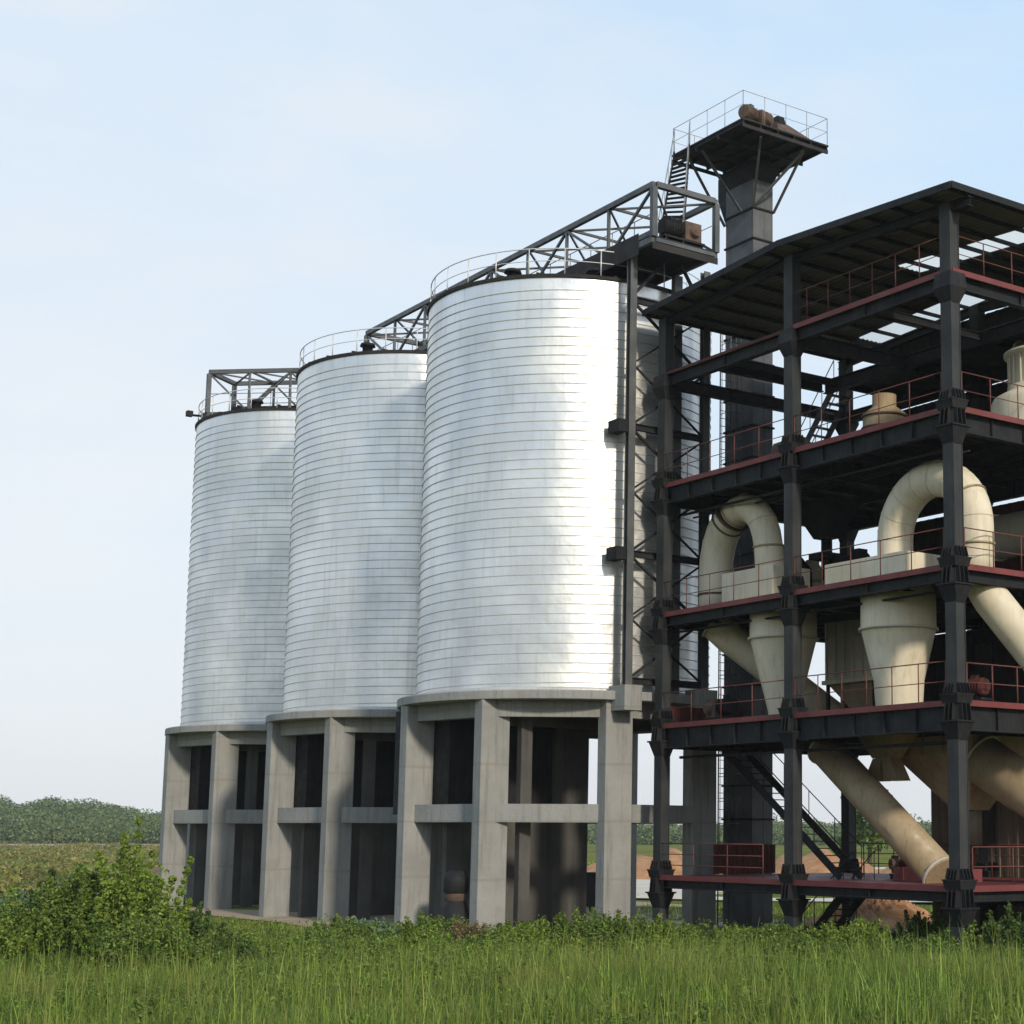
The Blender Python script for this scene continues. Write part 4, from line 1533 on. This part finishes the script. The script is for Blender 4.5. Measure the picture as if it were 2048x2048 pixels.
for x in (6.25, 7.05):
    for y in (29.25, 29.75):
        g.bar((x, y, 0), (x, y, 0.35), 0.06)
g.build_each('leg', M['steel_dark'], ge)

# clay heap behind the frame
v, f = [], []
n_, m_ = 40, 18
r_ = random.Random(4)
for i in range(m_ + 1):
    q = i / m_
    for k in range(n_):
        a = 2 * PI * k / n_
        rr = q * (2.9 + 0.35 * math.sin(3 * a + 1) + 0.25 * math.sin(7 * a))
        zz = 1.25 * (1 - q ** 1.6) * (0.85 + 0.2 * math.sin(4 * a + 2) * q + 0.13 * r_.uniform(-1, 1))
        v.append((11.2 + rr * math.cos(a), 15.4 + rr * math.sin(a), max(zz, 0) - (0.05 if i == m_ else 0)))
for i in range(m_):
    for k in range(n_):
        l = (k + 1) % n_
        f.append((i * n_ + k, i * n_ + l, (i + 1) * n_ + l, (i + 1) * n_ + k))
g = MB()
g.add(v, f)
o = g.build('clay_heap', M['clay'])
tag(o, 'orange clay heap lying behind the steel frame columns', 'heap')


g = MB()
v, f = [], []
for i in range(15):
    q = i / 14
    for k in range(32):
        a = 2 * PI * k / 32
        rr = q * 1.9 * (1 + 0.15 * math.sin(3 * a + 2))
        v.append((-12.0 + rr * math.cos(a), 34.6 + rr * 1.2 * math.sin(a), 1.45 * (1 - q) ** 0.8 * (1 + 0.25 * math.sin(5 * a + 6 * q) * q) + 0.12 * math.sin(9 * a) * math.sin(12 * q) * (1 - q) - (0.05 if i == 14 else 0)))
for i in range(14):
    for k in range(32):
        l = (k + 1) % 32
        f.append((i * 32 + k, i * 32 + l, (i + 1) * 32 + l, (i + 1) * 32 + k))
g.add(v, f, True)
o = g.build('sand_heap', M['earth'])
tag(o, 'pale sand heap just left of the farthest concrete legs', 'heap')

# ------------------------------------------------------------------ trees and shrubs
def tree(label, x, y, h, w, mat, seed, n=2600, leaf=0.22, group='trees beyond the site'):
    r_ = np.random.default_rng(seed)
    root = thing('tree', label, 'tree', (x, y, 0), group)
    g = MB()
    g.tube([(x, y, -0.2), (x + 0.05 * h * 0.2, y, h * 0.3), (x + 0.02 * h, y + 0.01 * h, h * 0.7)], [0.035 * h, 0.026 * h, 0.01 * h], 8)
    for k in range(6):
        a = r_.uniform(0, 6.28)
        z = h * r_.uniform(0.28, 0.6)
        L = w * r_.uniform(0.25, 0.42)
        g.tube([(x, y, z), (x + L * 0.5 * math.cos(a), y + L * 0.5 * math.sin(a), z + h * 0.1), (x + L * math.cos(a), y + L * math.sin(a), z + h * 0.17)], [0.014 * h, 0.009 * h, 0.004 * h], 6)
    g.build('trunk', M['bark'], root)
    cs, rs = [], []
    for k in range(22):
        a = r_.uniform(0, 6.28)
        q = math.sqrt(r_.random())
        z = h * r_.uniform(0.32, 0.93)
        wz = w * 0.5 * math.sin(PI * min(1, max(0.12, (z / h - 0.12) / 0.95))) ** 0.6
        cs.append((x + q * wz * math.cos(a), y + q * wz * math.sin(a), z))
        s_ = w * r_.uniform(0.11, 0.2)
        rs.append((s_, s_, s_ * 0.75))
    V, F = leaf_cloud(np.array(cs), np.array(rs), n, leaf, r_, 0.8, 0.4)
    fast_mesh('crown', V, F, mat, root)
    return root


tree('round dark tree standing just left of the farthest concrete legs', 42, 318, 13, 14, M['leaf_dark'], 1, 3000, 0.55)
tree('lower pale green tree left of the round dark tree', 27, 322, 8, 12, M['leaf_green'], 2, 2200, 0.5)
tree('light green tree seen through the frame right of its middle column', 92, 105, 8.2, 8, M['leaf_green'], 3, 3000, 0.3)
tree('bushy tree seen in the gap between the near silo legs', 48, 103, 7.0, 8, M['leaf_green'], 4, 2600, 0.3)
tree('small dark tree seen low between the near silo legs', 56, 112, 5.5, 7, M['leaf_dark'], 5, 2200, 0.3)


def shrub(label, x, y, h, w, mat, seed, n=None, leaf=0.07, dense=1.0):
    r_ = np.random.default_rng(seed)
    z0 = float(gzf(np.array(x), np.array(y)))
    root = thing('shrub', label, 'shrub', (x, y, z0), 'shrubs and tall weeds before the buildings')
    g = MB()
    cs, rs = [], []
    nb = int(9 + 7 * w)
    for k in range(nb):
        a = r_.uniform(0, 6.28)
        q = r_.random() ** 0.7 * w * 0.5
        bx, by = x + q * 0.25 * math.cos(a), y + q * 0.25 * math.sin(a)
        tz = h * (1 - 0.45 * (q / (w * 0.5)) ** 2) * r_.uniform(0.7, 1.0)
        ex, ey = x + q * math.cos(a), y + q * math.sin(a)
        g.tube([(bx, by, z0 - 0.05), ((bx + ex) / 2, (by + ey) / 2, z0 + tz * 0.55), (ex, ey, z0 + tz)], [0.016, 0.011, 0.004], 5)
        for fz in (0.3, 0.55, 0.8, 0.98):
            cs.append((bx + (ex - bx) * fz, by + (ey - by) * fz, z0 + tz * fz))
            s_ = (0.10 + 0.15 * w) * r_.uniform(0.7, 1.25) * (1.15 - 0.5 * fz)
            rs.append((s_, s_, s_ * 0.9))
    for k in range(int(10 + 10 * w)):
        a = r_.uniform(0, 6.28)
        q = r_.random() ** 0.5 * w * 0.62
        hz_ = h * r_.uniform(0.5, 1.3) * (1 - 0.3 * q / (w * 0.62))
        ex, ey = x + q * math.cos(a), y + q * math.sin(a)
        bx, by = x + 0.5 * q * math.cos(a), y + 0.5 * q * math.sin(a)
        g.tube([(bx, by, z0), (ex, ey, z0 + hz_)], [0.012, 0.004], 5)
        for fz in np.linspace(0.55, 1.0, 6):
            cs.append((bx + (ex - bx) * fz, by + (ey - by) * fz, z0 + hz_ * fz))
            s_ = r_.uniform(0.05, 0.12)
            rs.append((s_, s_, s_ * 1.2))
    g.build('stem', M['bark'], root)
    leaf *= 0.62
    n = n or int(3600 * w * h * dense)
    V, F = leaf_cloud(np.array(cs), np.array(rs), n, leaf, r_, 0.9, 0.25)
    fast_mesh('foliage', V, F, mat, root)
    return root


# x, y, height, width, material, leaf, label
SHR = [
    (-20.1, 8.4, 3.2, 2.0, 'leaf_yellow', 0.075, 'tallest yellow green shrub, left of the farthest concrete legs'),
    (-21.3, 8.9, 2.5, 2.0, 'leaf_green', 0.075, 'dense mid green shrub on the left flank of the tallest shrub'),
    (-20.9, 12.5, 2.3, 1.5, 'leaf_dark', 0.07, 'dark round shrub behind the tall yellow green shrub'),
    (-17.6, 11.0, 1.7, 1.3, 'leaf_dark', 0.07, 'low dark bush at the foot of the farthest concrete legs'),
    (-17.4, 8.0, 1.2, 1.2, 'leaf_dark', 0.06, 'small dark bush in the grass before the farthest silo'),
    (-20.6, 6.6, 1.7, 1.9, 'leaf_green', 0.07, 'leafy weed mound crouching at the foot of the tallest shrub'),
    (-18.9, 28.0, 1.5, 4.2, 'leaf_blue', 0.10, 'wide blue green mound of leaves at the left edge'),
    (-19.0, 9.6, 1.6, 1.4, 'leaf_yellow', 0.065, 'bright low shrub between the tallest shrub and the farthest legs'),
    (-8.9, 18.2, 0.85, 2.2, 'leaf_blue', 0.11, 'blue green broad leaved weeds before the middle silo legs'),
    (-8.6, 14.8, 0.85, 1.0, 'leaf_yellow', 0.07, 'pale yellow flowering weed clump left of the black loading spout'),
    (-7.4, 14.5, 0.95, 1.4, 'leaf_dry', 0.06, 'browning weed clump under the black loading spout'),
    (-5.6, 13.8, 1.0, 1.5, 'leaf_dark', 0.08, 'dark leafy weed right of the browning clump'),
    (-5.1, 10.2, 1.55, 2.6, 'leaf_green', 0.07, 'wide bright green bush before the right leg of the near silo'),
    (-3.7, 9.2, 1.1, 1.6, 'leaf_yellow', 0.06, 'low yellow green bush right of the wide bright one'),
    (-0.4, 9.6, 0.8, 1.2, 'leaf_yellow', 0.06, 'thin yellow stems between the left and middle frame columns'),
    (0.4, 7.9, 0.95, 1.3, 'leaf_green', 0.085, 'pale leafed weed at the foot of the middle column'),
    (1.6, 5.6, 0.9, 1.3, 'leaf_dry', 0.06, 'brown dry weed right of the middle column'),
    (1.2, 2.6, 1.5, 1.9, 'leaf_dark', 0.075, 'dark bush between the middle and corner columns'),
    (0.2, 0.3, 1.4, 1.7, 'leaf_green', 0.075, 'green bush wrapping the foot of the corner column'),
    (1.4, -0.9, 1.9, 1.7, 'leaf_dark', 0.075, 'tall dark bush right of the corner column'),
    (2.6, -1.0, 1.7, 1.2, 'leaf_dry', 0.06, 'yellowing weed behind the dark bush at the right'),
    (0.5, -4.3, 2.0, 2.3, 'leaf_green', 0.08, 'tall green bush at the right edge of the picture'),
    (-2.4, -1.4, 1.2, 1.9, 'leaf_dark', 0.075, 'low dark bush in the grass before the corner column'),
    (-4.8, 1.4, 0.9, 1.5, 'leaf_dark', 0.07, 'small dark bush in the grass left of the corner column'),
    (-22.6, 9.6, 1.9, 2.2, 'leaf_yellow', 0.065, 'loose yellow green shrub at the outer left of the shrub mass'),
    (-19.6, 6.2, 1.3, 1.7, 'leaf_green', 0.065, 'leafy shrub in front of the tallest one, toward the grass'),
    (-10.6, 16.9, 1.0, 1.6, 'leaf_green', 0.07, 'green weed clump just left of the blue green broad leaved weeds'),
    (-7.9, 16.0, 1.2, 1.6, 'leaf_green', 0.075, 'upright green weeds hiding the foot of the middle leg of the near silo'),
    (-6.6, 11.9, 1.1, 1.8, 'leaf_yellow', 0.065, 'pale green weeds between the dark leafy weed and the wide bright bush'),
    (-2.6, 11.6, 1.0, 1.4, 'leaf_dark', 0.07, 'dark weed clump at the foot of the left frame column'),
    (-1.5, 6.6, 1.0, 1.9, 'leaf_green', 0.07, 'green weed clump in the grass before the middle frame column'),
    (-0.8, 3.4, 1.3, 1.9, 'leaf_yellow', 0.065, 'yellow green bush left of the dark bush between the two right columns'),
    (-14.6, 3.0, 0.75, 0.9, 'leaf_dark', 0.06, 'single dark tuft in the open grass before the middle silo'),
]
for k, (x, y, h, w, mt, lf, lab) in enumerate(SHR):
    shrub(lab, x, y, h * (0.72 if y > -1.5 and x > -12 and h < 2.2 else 0.9 if h < 2 else 1.0), w * 1.15, M[mt], 100 + k, leaf=lf)


# ------------------------------------------------------------------ grass and low weeds: uncountable
def in_build(x, y):
    d0 = (np.abs(x - SX) < 6.3) & (y > SY - 6.2) & (y < SY + 2 * SP + 6.2)
    d1 = (x > 0.2) & (x < 10) & (y > 0.4) & (y < 14.6)
    return d0 | d1


def grass_blades(n, r0, r1, a0, a1, hmin, hmax, wid, rng_, seg_lean=0.45, clump=9, spread=0.11):
    nc = n // clump
    r_ = r0 + (r1 - r0) * rng_.random(nc)
    a = np.radians(a0 + (a1 - a0) * rng_.random(nc))
    x, y = CX + r_ * np.cos(a), CY + r_ * np.sin(a)
    pn = 0.5 + 0.5 * np.sin(x * 0.45 + 1.7 * np.sin(y * 0.31)) * np.sin(y * 0.52 + 1.3 * np.sin(x * 0.27))
    keep = ~in_build(x, y)
    # bare margin round the silo legs
    dd = np.maximum(np.abs(x - SX) - 6.3, 0) + np.maximum(SY - 6.3 - y, 0)
    gap = np.sin(x * 1.1 + 2.1 * np.sin(y * 0.7)) * np.sin(y * 1.3 + 1.9 * np.sin(x * 0.6)) + 0.5 * np.sin(x * 3.1 + y * 2.3)
    keep &= (gap < 0.75) | (rng_.random(nc) < 0.25)
    keep &= (dd > 0.8 + 1.2 * rng_.random(nc)) | (x > -1.0)
    x, y, pn = x[keep], y[keep], pn[keep]
    rr_ = np.hypot(x - CX, y - CY)
    hc = (hmin + (hmax - hmin) * (0.15 + 0.85 * pn)) * (0.6 + 0.6 * rng_.random(len(x))) * np.clip(1.25 - (rr_ - 34) / 22, 0.38, 1.25)
    X = np.repeat(x, clump) + rng_.normal(size=len(x) * clump) * spread
    Y = np.repeat(y, clump) + rng_.normal(size=len(x) * clump) * spread
    H = np.repeat(hc, clump) * (0.45 + 0.75 * rng_.random(len(X)))
    Z = gzf(X, Y)
    n_ = len(X)
    ang = rng_.random(n_) * 2 * PI
    lean = H * seg_lean * (0.15 + 1.5 * rng_.random(n_) ** 1.5)
    dx, dy = np.cos(ang), np.sin(ang)
    sx, sy = -dy, dx
    tw = rng_.random(n_) * 1.2 - 0.6
    sx, sy = sx * np.cos(tw) - sy * np.sin(tw), sx * np.sin(tw) + sy * np.cos(tw)
    w = wid * (0.6 + 0.8 * rng_.random(n_))
    b0 = np.stack([X - sx * w, Y - sy * w, Z - 0.03], -1)
    b1 = np.stack([X + sx * w, Y + sy * w, Z - 0.03], -1)
    mxp = np.stack([X + dx * lean * 0.35, Y + dy * lean * 0.35, Z + H * 0.6], -1)
    sv = np.stack([sx * w * 0.8, sy * w * 0.8, np.zeros(n_)], -1)
    m0, m1 = mxp - sv, mxp + sv
    tp = np.stack([X + dx * lean, Y + dy * lean, Z + H * (1 - 0.35 * np.clip(lean / (H + 1e-6) - 0.3, 0, 1))], -1)
    sv2 = sv * 0.15
    V = np.stack([b0, b1, m1, m0, tp - sv2, tp + sv2], 1).reshape(-1, 3)
    base = np.arange(n_)[:, None] * 6
    F = np.concatenate([base + np.array([0, 1, 2, 3]), base + np.array([3, 2, 5, 4])], 0)
    return V, F


parts = [grass_blades(26000, 24, 60, 38, 80, 0.8, 1.25, 0.010, rng, 0.3, 4, 0.16),
         grass_blades(280000, 24, 52, 38, 80, 0.22, 0.85, 0.010, rng, 0.6),
         grass_blades(90000, 48, 80, 38, 80, 0.35, 0.75, 0.016, rng),
         grass_blades(60000, 78, 200, 56, 84, 0.3, 0.7, 0.05, rng, clump=7, spread=0.4)]
VV, FF, off = [], [], 0
for V, F in parts:
    VV.append(V)
    FF.append(F + off)
    off += len(V)
o = fast_mesh('grass', np.concatenate(VV), np.concatenate(FF), M['grass'])
tag(o, 'long green grass covering the open ground before the silos', 'grass', kind='stuff')

# low broad-leaved weeds among the grass
cs, rs = [], []
for _ in range(1500):
    r0 = 25 + 33 * rng.random()
    a = R(rng.uniform(39, 79))
    x, y = CX + r0 * math.cos(a), CY + r0 * math.sin(a)
    if in_build(np.array(x), np.array(y)):
        continue
    s_ = rng.uniform(0.12, 0.34) if rng.random() < 0.8 else rng.uniform(0.3, 0.5)
    cs.append((x, y, s_ * 0.8 + rng.uniform(0, 0.15)))
    rs.append((s_ * 1.2, s_ * 1.2, s_))
V, F = leaf_cloud(np.array(cs), np.array(rs), 230000, 0.042, rng, 0.9, 0.15)
o = fast_mesh('weeds', V, F, M['leaf_green'])
tag(o, 'low leafy weeds scattered through the long grass', 'weeds', kind='stuff')

cs, rs = [], []
for _ in range(1500):
    r0 = 24 + 27 * rng.random()
    a = R(rng.uniform(39, 79))
    x, y = CX + r0 * math.cos(a), CY + r0 * math.sin(a)
    pat = math.sin(x * 0.55 + 2.0 * math.sin(y * 0.33)) * math.sin(y * 0.61 + 1.6 * math.sin(x * 0.4))
    if in_build(np.array(x), np.array(y)) or pat < rng.uniform(-0.3, 0.5):
        continue
    h_ = rng.uniform(0.3, 0.85) * min(1.0, 1.3 - (r0 - 30) / 40)
    lx_, ly_ = rng.normal() * 0.12, rng.normal() * 0.12
    for q in range(5):
        f_ = (q + 0.6) / 5
        cs.append((x + lx_ * f_, y + ly_ * f_, h_ * f_))
        w_ = 0.20 * (1.25 - f_) * rng.uniform(0.8, 1.3)
        rs.append((w_, w_, 0.09))
V, F = leaf_cloud(np.array(cs), np.array(rs), 170000, 0.040, rng, 0.75, 0.1)
o = fast_mesh('tall_weeds', V, F, M['leaf_green'])
tag(o, 'leafy upright weeds standing in drifts through the grass', 'weeds', kind='stuff')
cs, rs = [], []
for _ in range(420):
    r0 = 25 + 30 * rng.random()
    a = R(rng.uniform(39, 79))
    x, y = CX + r0 * math.cos(a), CY + r0 * math.sin(a)
    if in_build(np.array(x), np.array(y)):
        continue
    s_ = rng.uniform(0.12, 0.34)
    for q in range(3):
        cs.append((x + rng.normal() * 0.2, y + rng.normal() * 0.2, s_ * 0.7 + 0.22 * q * rng.random() + 0.1))
        rs.append((s_ * 0.6, s_ * 0.6, s_ * 0.9))
V, F = leaf_cloud(np.array(cs), np.array(rs), 60000, 0.035, rng, 0.8, 0.1)
o = fast_mesh('flowering_weeds', V, F, M['leaf_yellow'])
tag(o, 'yellowish flowering weeds dotted through the long grass', 'weeds', kind='stuff')
cs, rs = [], []
for _ in range(1100):
    r0 = 85 + 330 * rng.random() ** 1.3
    a = R(rng.uniform(58, 82))
    x, y = CX + r0 * math.cos(a), CY + r0 * math.sin(a)
    s_ = rng.uniform(0.25, 0.7) * (0.7 + r0 / 400)
    cs.append((x, y, s_ * 0.4))
    rs.append((s_ * 2.2, s_ * 2.2, s_ * 0.7))
V, F = leaf_cloud(np.array(cs), np.array(rs), 60000, 0.20, rng, 0.9, 0.2)
o = fast_mesh('scrub', V, F, M['leaf_olive'])
tag(o, 'olive scrub spread over the far field before the wooded hills', 'scrub', kind='stuff')

# ------------------------------------------------------------------ haze
g = MB()
g.box(-70, -70, -1.2, 760, 900, 40)
hz = g.build('haze', bpy.data.materials.new('haze_air'))
hm = hz.data.materials[0]
hm.use_nodes = True
ht = hm.node_tree
ht.nodes.clear()
ho = ht.nodes.new('ShaderNodeOutputMaterial')
hv = ht.nodes.new('ShaderNodeVolumePrincipled')
hv.inputs['Color'].default_value = (0.95, 0.97, 1.0, 1)
hv.inputs['Density'].default_value = 0.00019
hv.inputs['Anisotropy'].default_value = 0.2
ht.links.new(hv.outputs[0], ho.inputs['Volume'])
hm.cycles.homogeneous_volume = True
hz['kind'] = 'stuff'
hz['label'] = 'thin pale haze over the site and the hills'
